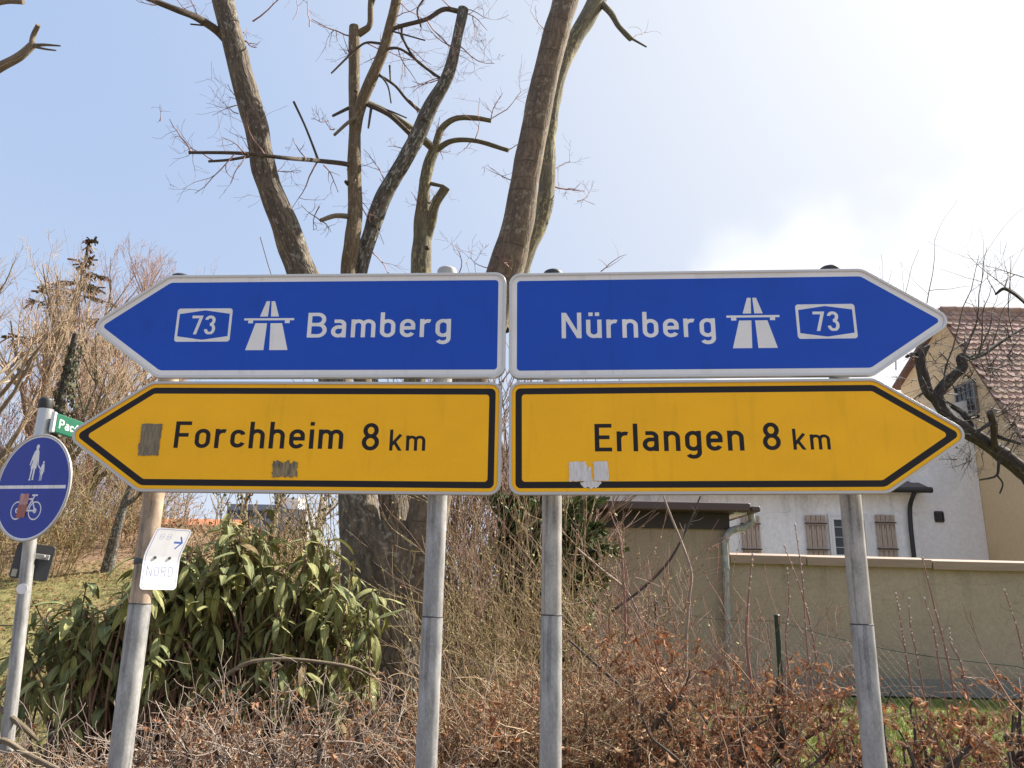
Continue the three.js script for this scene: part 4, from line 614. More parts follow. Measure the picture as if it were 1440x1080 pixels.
// right: old apple tree reaching in
{
  const t = thing('apple_tree', 'gnarled dark fruit tree with upright shoots in front of the yellow house', 'tree'), D = 8;
  const b = (m, name, fn) => { const T = new Tubes(); fn(T); return part(name, T.geometry(), m, t); };
  b(M.barkDark, 'trunk', (T) => limb(T, [[1620, 1040, 49.2, D], [1600, 900, 39.4, D], [1560, 770, 34.4, D], [1500, 700, 29.5, D], [1440, 662, 24.6, D], [1410, 640, 22.1, D], [1380, 619, 20.5, D], [1350, 600, 19.7, D], [1327, 578, 18.0, D], [1316, 558, 16.4, D]], 18, { steps: 70, rough: 0.22, freq: 8, seed: 4 }));
  ((T) => {
    limb(T, [[1318, 562, 16, D], [1306, 552, 15, D], [1299, 532, 14, D], [1294, 510, 14, D], [1296, 496, 13, D], [1304, 486, 8, D]], 12, { steps: 30, rough: 0.15, freq: 8 }); limb(T, [[1297, 500, 9, D], [1284, 498, 6, D], [1274, 502, 4, D]], 8, { steps: 10 });
    limb(T, [[1314, 562, 15, D], [1327, 543, 15, D], [1341, 529, 14, D], [1354, 516, 14, D], [1352, 504, 13, D], [1364, 503, 8, D + 0.1], [1382, 498, 7, D + 0.2], [1400, 486, 5, D + 0.3], [1425, 470, 4, D + 0.4], [1445, 458, 3, D + 0.5]], 12, { steps: 50, rough: 0.15, freq: 8 });
    limb(T, [[1400, 634, 9, D], [1398, 615, 9, D - 0.2], [1397, 598, 10, D - 0.3], [1392, 580, 8, D - 0.4]], 10, { steps: 18, rough: 0.2, freq: 9 }); limb(T, [[1370, 612, 10, D], [1358, 585, 9, D + 0.1], [1340, 572, 7, D + 0.2], [1330, 566, 6, D + 0.2]], 10, { steps: 18, rough: 0.15, freq: 9 }); limb(T, [[1398, 612, 6, D - 0.2], [1415, 618, 5, D - 0.3], [1436, 624, 4, D - 0.4]], 8, { steps: 10 });
    limb(T, [[1398, 592, 7, D - 0.3], [1382, 602, 5, D - 0.4], [1372, 610, 4, D - 0.4]], 8, { steps: 10 }); limb(T, [[1376, 585, 7, D], [1360, 588, 9, D]], 8, { steps: 6, rough: 0.2 });
    limb(T, [[1440, 424, 5, D + 0.5], [1425, 412, 5, D + 0.5], [1412, 406, 5, D + 0.5], [1400, 414, 3, D + 0.5]], 8, { steps: 14, rough: 0.15 }); limb(T, [[1500, 470, 8, D + 0.5], [1440, 424, 5.5, D + 0.5]], 8, { steps: 6 });
    limb(T, [[1406, 640, 5, D], [1404, 655, 4, D - 0.1], [1402, 668, 3.5, D - 0.1], [1378, 675, 2.5, D - 0.2]], 8, { steps: 12, rough: 0.2 }); limb(T, [[1402, 668, 3, D - 0.1], [1410, 680, 2.5, D - 0.1], [1406, 694, 2.5, D - 0.1]], 6, { steps: 8 }); limb(T, [[1434, 662, 4, D], [1440, 680, 3, D], [1452, 690, 2, D]], 6, { steps: 8 });
  })({ add(...a) { part('branch', new Tubes().add(...a).geometry(), M.barkDark, t); } });
  seed(88); const T = new Tubes(), o = { segs: 7, wiggle: 0.2, up: 0.01, rmin: 0.0014, taper: 0.75, spread: 1.0, keep: 0.75, kids: (d) => rr(1.4, 4.4), from: 0.12 };
  const sh = (x, y, x2, y2, w, depth = 1, D0 = D + rr(-0.3, 0.4)) => { const a = at(x, y, D0), c = at(x2, y2, D0 + rr(-0.3, 0.3)); twig(T, a, c.clone().sub(a), a.distanceTo(c) * 0.78, span(w, a) / 2, depth, o); };
  sh(1290, 500, 1353, 332, 2.4); sh(1326, 545, 1413, 297, 3); sh(1355, 500, 1410, 327, 3); sh(1377, 497, 1396, 375, 3); sh(1378, 495, 1440, 350, 2.6); sh(1352, 505, 1362, 380, 2); sh(1395, 488, 1440, 380, 2.4); sh(1425, 470, 1420, 340, 2.2); sh(1440, 424, 1350, 328, 2.2, 2); sh(1440, 390, 1365, 375, 2, 2); sh(1412, 406, 1435, 330, 2.4, 2); sh(1400, 412, 1380, 380, 1.8, 2); sh(1300, 489, 1340, 455, 2.2, 1); sh(1260, 520, 1264, 320, 1.8, 1); sh(1225, 470, 1238, 345, 1.5, 1); sh(1290, 535, 1235, 530, 1.6, 2);
  for (let i = 0; i < 130; i++) { const f = rnd(), p = f < 0.5 ? [lerp(1330, 1450, rnd()), lerp(570, 650, rnd())] : [lerp(1290, 1440, rnd()), lerp(480, 560, rnd())]; sh(p[0], p[1], p[0] + rr(-55, 55), p[1] - rr(-35, 60), rr(1.3, 2.6), 2); }
  part('shoots', T.geometry(), M.twigDark, t).userData.kind = 'stuff';
}

// ───────────────────────────── bare trees on the left bank ─────────────────────────────
function bareTree(name, label, base, o) {
  seed(o.seed); const t = thing(name, label, 'tree', base, o.group), A = new Tubes(), Bt = new Tubes(), C = new Tubes();
  const pts = [], rads = [], n = 8, q = V(0, -0.3, 0), d = V(o.lean ?? 0, 1, rr(-0.04, 0.04)).normalize();
  for (let j = 0; j <= n; j++) { pts.push(q.clone()); rads.push(o.r * (1 - 0.88 * j / n)); d.addScaledVector(rdir(), o.bend ?? 0.06).normalize(); if (d.y < 0.8) d.y = 0.8; q.addScaledVector(d, o.h * (o.stem ?? 0.8) / n); }
  limbAt(A, pts, rads, 10, { steps: 30, rough: 0.06, freq: 3 });
  const tw = { segs: 4, wiggle: 0.16, up: o.up ?? 0.14, rmin: 0.0045, taper: 0.75, spread: o.spread ?? 0.75, keep: 0.9, kids: (k) => o.kids * rr(0.7, 1.3), from: 0.15, thick: 0.03, shrink: 0.95 };
  for (let k = 0; k < o.limbs; k++) {
    const f = rr(o.from ?? 0.25, 1), i = Math.min(n - 1, Math.floor(f * n)), s = pts[i].clone().lerp(pts[i + 1], f * n - i), az = k * 2.4 + rr(-0.4, 0.4), e = rr(o.e0 ?? 0.5, o.e1 ?? 1.1), dir = V(Math.cos(az) * Math.cos(e), Math.sin(e), Math.sin(az) * Math.cos(e)), len = o.h * (o.reach ?? 0.42) * (1.15 - 0.75 * f) * rr(0.75, 1.2);
    const lp = [s], lr = [rads[i] * 0.6], dd = dir.clone(), qq = s.clone(); for (let j = 1; j <= 6; j++) { dd.addScaledVector(rdir(), 0.14).addScaledVector(V(0, 1, 0), 0.1).normalize(); qq.addScaledVector(dd, len / 6); lp.push(qq.clone()); lr.push(rads[i] * 0.6 * (1 - 0.85 * j / 6) + 0.006); }
    Bt.add(lp, lr, 6);
    for (let m = 0; m < o.sub; m++) { const g = rr(0.15, 1), a = Math.min(5, Math.floor(g * 6)), s2 = lp[a].clone().lerp(lp[a + 1], g * 6 - a), d2 = V().subVectors(lp[a + 1], lp[a]).normalize().addScaledVector(rdir(), 0.75).addScaledVector(V(0, 1, 0), 0.2); twig(C, s2, d2, len * rr(0.3, 0.6), lr[a] * 0.6, 2, tw); }
  }
  part('trunk', A.geometry(), o.bark ?? M.barkPale, t); part('branches', Bt.geometry(), o.bark ?? M.barkPale, t); part('crown', C.geometry(), o.twig ?? M.twigBrown, t);
  return t;
}
const onGround = (px, D, dy = 0) => { const x = at(px, 800, D).x; return V(x, groundY(x, -D) + dy, -D); };
const heightTo = (px, py, D, b) => at(px, py, D).y - b.y;
{
  const T = (px, D, top, label, o) => { const b = onGround(px, D); return bareTree(o.name ?? 'bare_tree', label, b, { h: heightTo(px, top, D, b), limbs: 14, sub: 6, kids: 3, r: 0.2, ...o }); };
  T(8, 24, 300, 'tall pale-barked bare tree at the left edge behind the round sign', { seed: 301, r: 0.22, twig: M.farTan, e0: 0.8, e1: 1.3, reach: 0.36, limbs: 15 });
  T(62, 27, 318, 'reddish bare tree rising behind the post with the street name plate', { seed: 302, r: 0.2, twig: M.farRed, limbs: 15 });
  T(-50, 21, 330, 'bare tree standing half outside the picture beyond the round sign', { seed: 303, r: 0.2, twig: M.farTan, limbs: 14 });
  T(112, 30, 355, 'slender brown bare tree between the reddish tree and the isolated crown', { seed: 304, r: 0.18, twig: M.farRed, limbs: 16 });
  T(195, 33, 318, 'bare tree with a rounded isolated crown just above the blue arrow tip', { seed: 305, r: 0.2, twig: M.farRed, limbs: 22, reach: 0.34, e0: 0.75, e1: 1.25, from: 0.35 });
  T(150, 18, 560, 'short grey trunk with ragged bark below the yellow arrow tip', { seed: 306, r: 0.16, lean: 0.06, limbs: 8, sub: 4, from: 0.5, reach: 0.4, bark: M.barkGrey, twig: M.farTan });
  T(28, 20, 430, 'olive-barked leaning tree directly behind the round blue sign', { seed: 307, r: 0.14, lean: 0.18, bark: M.barkYellow, twig: M.farTan, limbs: 14, e0: 0.7, e1: 1.3 });
  T(95, 21, 440, 'yellowish bare tree leaning right behind the yellow arrow tip', { seed: 308, r: 0.13, lean: 0.14, bark: M.barkYellow, twig: M.farTan, limbs: 14, e0: 0.7, e1: 1.3 });
  T(175, 26, 470, 'thin bare tree with brown twigs seen between the two left arrow tips', { seed: 309, r: 0.12, twig: M.farTan, limbs: 14 });
  T(248, 34, 640, 'small bare sapling right of the rusty post under the left sign', { seed: 310, r: 0.06, limbs: 5, sub: 2, kids: 1, twig: M.farTan });
  T(296, 36, 655, 'thin grey sapling before the orange roof', { seed: 311, r: 0.05, limbs: 5, sub: 2, kids: 1, twig: M.farTan });
  T(335, 30, 620, 'bare tree in front of the distant blue-grey block', { seed: 312, r: 0.13, limbs: 5, sub: 2, kids: 1.3, from: 0.5, twig: M.twigTan });
  T(378, 28, 630, 'bare tree right of the distant blue-grey block', { seed: 313, r: 0.12, limbs: 6, sub: 2, kids: 1.3, from: 0.45, twig: M.twigTan });
  T(440, 24, 600, 'bare tree close left of the pruned trunk under the sign', { seed: 314, r: 0.1, limbs: 8, sub: 3, kids: 2, twig: M.farTan });
}
// conifer with brown cones among the bare trees
{
  seed(320); const b = onGround(40, 29), t = thing('spruce_tree', 'ragged brownish spruce top among the bare trees on the left', 'tree', b), h = heightTo(62, 335, 29, b);
  const A = new Tubes(); A.add([V(0, 0, 0), V(0.1, h * 0.5, 0), V(0.15, h, 0)], [0.2, 0.13, 0.03], 10); part('trunk', A.geometry(), M.barkDark, t);
  const quad = new THREE.PlaneGeometry(0.07, 0.30, 1, 2).translate(0, 0.15, 0), list = [], m = new THREE.Matrix4(), qn = new THREE.Quaternion(), Br = new Tubes();
  for (let k = 0; k < 44; k++) {
    const f = rr(0.6, 0.99), az = rnd() * 6.28, len = (1 - f) * 5.2 * rr(0.5, 1.15) + 0.3, s = V(0.15, h * f, 0), e = s.clone().add(V(Math.cos(az) * len, -len * 0.22 + 0.1, Math.sin(az) * len)); Br.add([s, s.clone().lerp(e, 0.5).add(V(0, 0.1, 0)), e], [0.03, 0.02, 0.008], 4);
    const nn = 6 + len * 12; for (let i = 0; i < nn; i++) { const p = s.clone().lerp(e, rr(0.1, 1)).add(V(0, rr(-0.05, 0.08), 0)); qn.setFromUnitVectors(V(0, 1, 0), V(Math.cos(az) + rr(-0.9, 0.9), rr(-1.3, 0.3), Math.sin(az) + rr(-0.9, 0.9)).normalize()); const sc = rr(0.6, 1.3); m.compose(p, qn, V(sc, sc, sc)); list.push(m.clone()); }
  }
  part('branches', Br.geometry(), M.barkDark, t);
  instances('foliage', quad, M.bud, list, t, () => (rnd() < 0.3 ? rgb(0.24, 0.12, 0.06) : rgb(0.10, 0.085, 0.045)));
}
// ivy-covered trunk
const ivyLeaf = (() => { const s = new THREE.Shape([[0, -0.5], [0.45, -0.15], [0.3, 0.12], [0, 0.6], [-0.3, 0.12], [-0.45, -0.15]].map((q) => new THREE.Vector2(...q))); return new THREE.ShapeGeometry(s); })();
{
  seed(330); const b = onGround(36, 19.5), t = thing('ivy_trunk', 'dark ivy-covered trunk behind the round blue sign', 'tree', b), h = heightTo(36, 470, 19.5, b), A = new Tubes();
  A.add([V(0, -0.2, 0), V(0.1, h * 0.5, 0), V(0.3, h, 0.1)], [0.17, 0.13, 0.07], 10); part('trunk', A.geometry(), M.barkDark, t);
  const list = [], m = new THREE.Matrix4(), qn = new THREE.Quaternion(); for (let i = 0; i < 1000; i++) { const y = Math.pow(rnd(), 0.8) * h * 0.95, a = rnd() * 6.28, r = 0.16 + rr(0, 0.28) * (0.5 + 0.5 * Math.sin(y * 2.3)); qn.setFromEuler(new THREE.Euler(rr(-0.6, 0.6), -a + 1.57 + rr(-0.7, 0.7), rr(-1, 1))); const s = rr(0.06, 0.12); m.compose(V(0.1 + y / h * 0.2 + Math.cos(a) * r, y, Math.sin(a) * r), qn, V(s, s, s)); list.push(m.clone()); }
  instances('ivy', ivyLeaf, M.bud, list, t, () => { const k = rr(0.5, 1.2); return rgb(0.075 * k, 0.075 * k, 0.03 * k); });
}

// brush and undergrowth: a clump of thin rising stems with side twigs and a few leaves
const scrapLeaf = (() => { const g = new THREE.PlaneGeometry(1, 1.7, 2, 4).translate(0, 0.85, 0), p = g.attributes.position; for (let i = 0; i < p.count; i++) { const y = p.getY(i) / 1.7, w = Math.sin(Math.PI * Math.min(0.97, Math.max(0.04, y))); p.setX(i, p.getX(i) * w); p.setZ(i, 0.5 * Math.abs(p.getX(i)) + 0.45 * Math.sin(y * 2.6)); } g.computeVertexNormals(); return g; })();
const curlLeaf = (k) => { const g = new THREE.PlaneGeometry(1, 1.7, 2, 4).translate(0, 0.85, 0), p = g.attributes.position; for (let i = 0; i < p.count; i++) { const y = p.getY(i) / 1.7, w = Math.sin(Math.PI * Math.min(0.96, Math.max(0.05, y))), x = p.getX(i) * w; p.setXYZ(i, x * (1 - 0.3 * k), 1.5 * y - 0.25 * k * y * y, (0.9 - 0.3 * k) * Math.abs(x) + k * 0.5 * Math.sin(y * 3)); } p.needsUpdate = true; for (let i = 0; i < p.count; i++) p.setX(i, p.getX(i) * 0.66); g.computeVertexNormals(); return g; };
const curls = [curlLeaf(0.3), curlLeaf(1), curlLeaf(1.6)];
const mat4 = (p, dir, roll, s, up = V(0, 1, 0)) => { const q = new THREE.Quaternion().setFromUnitVectors(up, dir.clone().normalize()).multiply(new THREE.Quaternion().setFromAxisAngle(up, roll)); return new THREE.Matrix4().compose(p, q, V(s, s, s)); };
const BROWNS = [[0.32, 0.165, 0.085], [0.25, 0.12, 0.06], [0.39, 0.235, 0.135], [0.2, 0.085, 0.05], [0.5, 0.30, 0.17], [0.34, 0.14, 0.06]];
const brown = () => { const c = pick(BROWNS), k = rr(0.7, 1.15); return rgb(c[0] * k, c[1] * k, c[2] * k); };
function brush(name, label, cat, o) {
  seed(o.seed); const t = thing(name, label, cat, o.pos, o.group), S = new Tubes(), F = new Tubes(), leaves = [[], [], []], buds = [];
  const tw = { segs: o.segs ?? 5, wiggle: o.wiggle ?? 0.16, up: o.up ?? 0.06, rmin: o.rmin ?? 0.0012, taper: 0.7, spread: o.spread ?? 0.7, keep: 0.85, kids: () => rr(o.k0 ?? 1.5, o.k1 ?? 4), from: 0.25,
    tip: (q, d, depth, pts) => {
      if (depth <= 1 && rnd() < (o.leaf ?? 0)) { const n = 1 + Math.floor(rnd() * 2.6); for (let i = 0; i < n; i++) { const a = pts[1 + Math.floor(rnd() * (pts.length - 1))]; leaves[Math.floor(rnd() * 3)].push(mat4(a, V(rr(-1, 1), rr(-1.3, 0.5), rr(-1, 1)), rnd() * 6, o.leafSize * rr(0.65, 1.25))); } }
      if (o.bud && depth <= 1) for (const a of pts) if (rnd() < o.bud) buds.push(mat4(a, V(rr(-1, 1), rr(0, 1.2), rr(-1, 1)), rnd() * 6, o.budSize * rr(0.6, 1.4)));
    } };
  for (let k = 0; k < o.stems; k++) {
    const a = rnd() * 6.2832, r = Math.sqrt(rnd()), bx = Math.cos(a) * r * o.rx, bz = Math.sin(a) * r * o.rz, p = V(bx, -0.05, bz), out = o.out ?? 0.45, edge = 1 - 0.35 * r * (o.dome ?? 1);
    const d = V(Math.cos(a) * r * out + rr(-0.3, 0.3), 1, Math.sin(a) * r * out + rr(-0.3, 0.3)); twig(S, p, d, o.h * edge * rr(0.55, 1.05), o.r * rr(0.6, 1.2), o.depth ?? 2, tw);
  }
  part('stems', S.geometry(), o.m ?? M.twigBrown, t).userData.kind = 'stuff';
  leaves.forEach((l, i) => { if (l.length) instances('dry_leaves', curls[i], M.leafBeech, l, t, o.tint ?? brown); });
  if (buds.length) instances('buds', ivyLeaf, M.bud, buds, t, o.budTint ?? (() => { const k = rr(0.6, 1.2); return rnd() < 0.6 ? rgb(0.30 * k, 0.27 * k, 0.06 * k) : rgb(0.24 * k, 0.15 * k, 0.05 * k); }));
  return t;
}
// undergrowth on the bank and far bushes
{
  const U = (px, D, h, w, label, o) => { const b = onGround(px, D); brush('bush', label, 'bush', { pos: b, h, rx: w, rz: w * 0.6, stems: 90, r: 0.012, rmin: 0.006, depth: 2, seed: 400 + px, leaf: 0.5, leafSize: 0.05, ...o }); };
  U(10, 17, 2.2, 1.3, 'brown brushwood low at the left edge under the round sign', { m: M.twigOlive });
  U(95, 20, 2.6, 1.8, 'olive brown bush behind the dark square plate', { m: M.twigOlive, leaf: 0.7, tint: () => { const k = rr(0.5, 1.2); return rgb(0.13 * k, 0.12 * k, 0.045 * k); } });
  U(112, 24, 3.6, 1.6, 'tall reddish brown thicket under the yellow arrow tip', { m: M.twigRed, stems: 120 });
  U(30, 25, 5.2, 2.6, 'dense brown thicket behind the round sign', { m: M.twigBrown, stems: 140 });
  U(186, 22, 1.7, 1.2, 'brown bush between the ragged trunk and the rusty post', { m: M.twigTan });
  U(255, 21, 0.85, 1.5, 'sandy scrub right of the rusty post', { m: M.twigTan, leaf: 0.35 });
  U(330, 17, 1.15, 1.4, 'sandy yellow scrub standing above the evergreen shrub', { m: M.twigTan, stems: 110, leaf: 0.25 });
  U(400, 15, 1.35, 1.1, 'yellowish scrub left of the pruned trunk', { m: M.twigTan, stems: 110, leaf: 0.2, bud: 0.25, budSize: 0.05 });
  U(455, 13, 2.7, 1.2, 'olive bush directly left of the pruned trunk', { m: M.twigOlive, stems: 90, leaf: 0.3, bud: 0.4, budSize: 0.05, budTint: () => { const k = rr(0.5, 1.2); return rgb(0.09 * k, 0.11 * k, 0.03 * k); } });
  U(682, 11.5, 4.6, 0.7, 'tall brownish reed-like bush right of the pruned trunk', { m: M.twigBrown, stems: 150, leaf: 0.1, out: 0.2, spread: 0.45, bud: 0.15, budSize: 0.04 });
}
// dark evergreen bush behind the middle posts
{
  seed(450); const b = onGround(758, 9.5), t = thing('evergreen_bush', 'dark green needled bush between the middle posts and the garage', 'bush', b), S = new Tubes(), list = [], quad = new THREE.PlaneGeometry(0.03, 0.10, 1, 1).translate(0, 0.05, 0);
  const tw = { segs: 4, wiggle: 0.15, up: 0, rmin: 0.003, spread: 0.6, keep: 0.9, kids: () => rr(3, 6), from: 0.2, tip: (q, d, dep, pts) => { if (dep <= 1) for (let i = 1; i < pts.length; i++) for (let k = 0; k < 7; k++) list.push(mat4(pts[i - 1].clone().lerp(pts[i], rnd()), d.clone().addScaledVector(rdir(), 0.9), rnd() * 6, rr(0.6, 1.2))); } };
  for (let k = 0; k < 58; k++) { const a = rnd() * 6.28, e = rr(-0.15, 1.2), y = rr(0.6, 2.45); twig(S, V(rr(-0.15, 0.15), y, rr(-0.1, 0.1)), V(Math.cos(a), e, Math.sin(a) * 0.8), rr(0.3, 0.5), 0.014, 2, tw); }
  S.add([V(0, -0.1, 0), V(0, 1.5, 0), V(0.03, 2.9, 0)], [0.06, 0.04, 0.015], 8); part('branches', S.geometry(), M.barkDark, t); instances('foliage', quad, M.bud, list, t, () => { const k = rr(0.6, 1.3); return rgb(0.10 * k, 0.125 * k, 0.035 * k); });
}

// ───────────────────────────── leatherleaf shrubs ─────────────────────────────
function bigLeaf(droop, fold, curl) {
  const nl = 8, nw = 4, g = new THREE.PlaneGeometry(1, 1, nw, nl), p = g.attributes.position, c = []; let y = 0, z = 0, a = 0; const mid = [];
  for (let j = 0; j <= nl; j++) { mid.push([y, z, a]); a = -droop * Math.pow(j / nl, 0.8) + curl * j / nl * 0.3; y += Math.cos(a) / nl; z += Math.sin(a) / nl; }
  for (let i = 0; i < p.count; i++) { const u = p.getX(i), v = p.getY(i) + 0.5, j = Math.round(v * nl), w = 0.125 * Math.pow(Math.sin(Math.PI * Math.pow(clamp(v, 0.03, 0.975), 0.85)), 0.8), x = u * 2 * w, [yy, zz, aa] = mid[j]; const lift = fold * Math.abs(x) - 3.2 * curl * x * x + 0.012 * Math.sin(v * 40 + u * 9); p.setXYZ(i, x, yy - Math.sin(aa) * lift, zz + Math.cos(aa) * lift); }
  g.computeVertexNormals(); return g;
}
const bigLeaves = [bigLeaf(0.7, 0.35, 0.1), bigLeaf(1.2, 0.2, 0.6), bigLeaf(1.7, 0.5, 0.2), bigLeaf(0.9, 0.15, 1.0), bigLeaf(1.4, 0.3, 0.4)];
function leatherleaf(label, o) {
  seed(o.seed); const t = thing('evergreen_shrub', label, 'shrub', o.base), W = new Tubes(), all = [], heads = [];
  for (let k = 0; k < o.n; k++) {
    const d = rdir(); if (d.y < -0.55) d.y = -d.y; if (d.z < 0 && rnd() < 0.45) d.z = -d.z; const f = Math.pow(rnd(), 0.42), p = V(d.x * o.r[0] * f, d.y * o.r[1] * f, d.z * o.r[2] * f).add(o.c).sub(o.base); if (p.y < 0.45 || p.y > (o.lid ? o.lid(p.x) : 9)) continue;
    p.y += 0.13 * Math.sin(p.x * 7 + o.seed) + 0.07 * Math.sin(p.x * 15); heads.push(p);
    const root = V(rr(-0.25, 0.25) + p.x * 0.35, -0.05, rr(-0.2, 0.2)), m = root.clone().lerp(p, 0.55).add(V(rr(-0.1, 0.1), 0.12, rr(-0.1, 0.1))); limbAt(W, [root, m, p.clone().add(V(0, 0.0, 0))], [0.011, 0.007, 0.0035], 5, { steps: 8 });
    const n = 6 + Math.floor(rnd() * 4), rot = rnd() * 6.28, big = rr(0.8, 1.2), dirUp = V(rr(-0.35, 0.35), 1, rr(-0.35, 0.35)).normalize();
    for (let i = 0; i < n; i++) {
      const a = rot + i * 2.4 + rr(-0.3, 0.3), e = rr(-1.15, 0.15) + (i < 2 ? 0.6 : 0), dir = V(Math.cos(a) * Math.cos(e), Math.sin(e), Math.sin(a) * Math.cos(e));
      // leaf frame: +y along the leaf, +z the upper side
      const z = V(0, 1, 0).addScaledVector(dir, -dir.y).normalize().addScaledVector(rdir(), 0.25); z.addScaledVector(dir, -z.dot(dir)).normalize(); const x = V().crossVectors(dir, z);
      const s = o.size * big * rr(0.5, 1.3), m4 = new THREE.Matrix4().makeBasis(x, dir, z).scale(V(s * rr(0.75, 1.25), s, s * rr(0.7, 1.4))).setPosition(p.clone().addScaledVector(dirUp, -0.02 * i + 0.02)); all.push({ m4, g: Math.floor(rnd() * bigLeaves.length), d: p.clone().add(o.base).distanceTo(camera.position) + rr(-0.12, 0.12) });
    }
    for (let i = 0; i < 2; i++) W.add([p.clone(), p.clone().add(V(rr(-0.02, 0.02), 0.035, rr(-0.02, 0.02)))], [0.006, 0.002], 4);
  }
  // bare inner sticks
  for (let k = 0; k < 26; k++) { const p = pick(heads); twig(W, V(p.x * 0.4 + rr(-0.2, 0.2), rr(0.1, 0.5), rr(-0.2, 0.2)), V(rr(-1, 1), rr(0.2, 1), rr(-0.4, 0.6)), rr(0.4, 0.9), 0.006, 1, { rmin: 0.0015 }); }
  part('stems', W.geometry(), M.twigBrown, t);
  all.sort((a, b) => a.d - b.d);
  const ms = [M.leafA, M.leafA, M.leafB, M.leafB, M.leafC, M.leafB, M.leafA, M.leafDry], rest = ms.map(() => bigLeaves.map(() => []));
  const chosen = []; all.forEach((l, i) => { const k = Math.floor(rnd() * (rnd() < 0.08 ? 8 : 7)); if (i < 300) { const m = shade(new THREE.Mesh(bigLeaves[l.g], ms[k])); m.name = numbered('leaf'); m.applyMatrix4(l.m4); t.add(m); chosen.push(m); } else rest[k][l.g].push(l.m4); });
  rest.forEach((r, k) => r.forEach((l, g) => { if (l.length) instances('foliage', bigLeaves[g], ms[k], l, t); }));
}
leatherleaf('large evergreen shrub with long drooping leaves between the rusty post and the pruned trunk', { seed: 501, base: V(at(400, 1000, 5).x, 0, -5.0), c: at(385, 896, 5.0), r: [0.76, 0.71, 0.5], n: 255, size: 0.162, lid: (x) => lerp(1.98, 1.28, smoothstep(x, 0.1, 0.66)) });
leatherleaf('lower evergreen shrub with drooping leaves left of and behind the rusty post', { seed: 502, base: V(at(175, 1000, 4.7).x, 0, -4.7), c: at(178, 915, 4.7), r: [0.6, 0.6, 0.42], n: 170, size: 0.162, lid: (x) => 1.46 + 0.3 * smoothstep(x, -0.5, 0.0) });

// ───────────────────────────── thicket, hedges, shoots ─────────────────────────────
{
  const tintOlive = () => { const k = rr(0.55, 1.2); return rgb(0.2 * k, 0.17 * k, 0.05 * k); };
  const B = (px, D, label, o) => brush('twiggy_bush', label, 'bush', { pos: V(at(px, 900, D).x, 0, -D), r: 0.006, rmin: 0.0016, depth: 3, segs: 5, k0: 1.5, k1: 3.6, ...o });
  B(676, 7.0, 'tall brown twiggy bush right behind the post at the trunk', { h: 2.7, rx: 0.4, rz: 0.35, stems: 62, seed: 601, m: M.twigBrown, bud: 0.16, budSize: 0.016, leaf: 0.12, leafSize: 0.016, out: 0.25, spread: 0.5 });
  B(728, 6.0, 'yellowish budding bush between the two middle posts', { h: 2.0, rx: 0.4, rz: 0.45, stems: 62, seed: 602, m: M.twigOlive, bud: 0.3, budSize: 0.016, leaf: 0.15, leafSize: 0.016, out: 0.35 });
  B(820, 5.8, 'brown budding bush right of the middle posts before the garage wall', { h: 1.45, rx: 0.5, rz: 0.5, stems: 60, seed: 603, m: M.twigTan, bud: 0.28, budSize: 0.015, leaf: 0.14, leafSize: 0.016, out: 0.4 });
  B(905, 5.4, 'reddish twiggy bush with bare upright tips below the garage fascia', { h: 1.62, rx: 0.45, rz: 0.4, stems: 58, seed: 604, m: M.twigRed, bud: 0.2, budSize: 0.013, leaf: 0.1, leafSize: 0.016, out: 0.5, spread: 0.6 });
  B(980, 5.2, 'pinkish brown twiggy bush in front of the garage downpipe', { h: 1.35, rx: 0.4, rz: 0.35, stems: 46, seed: 605, m: M.twigBrown, bud: 0.1, budSize: 0.013, leaf: 0.15, leafSize: 0.018, out: 0.5 });
}
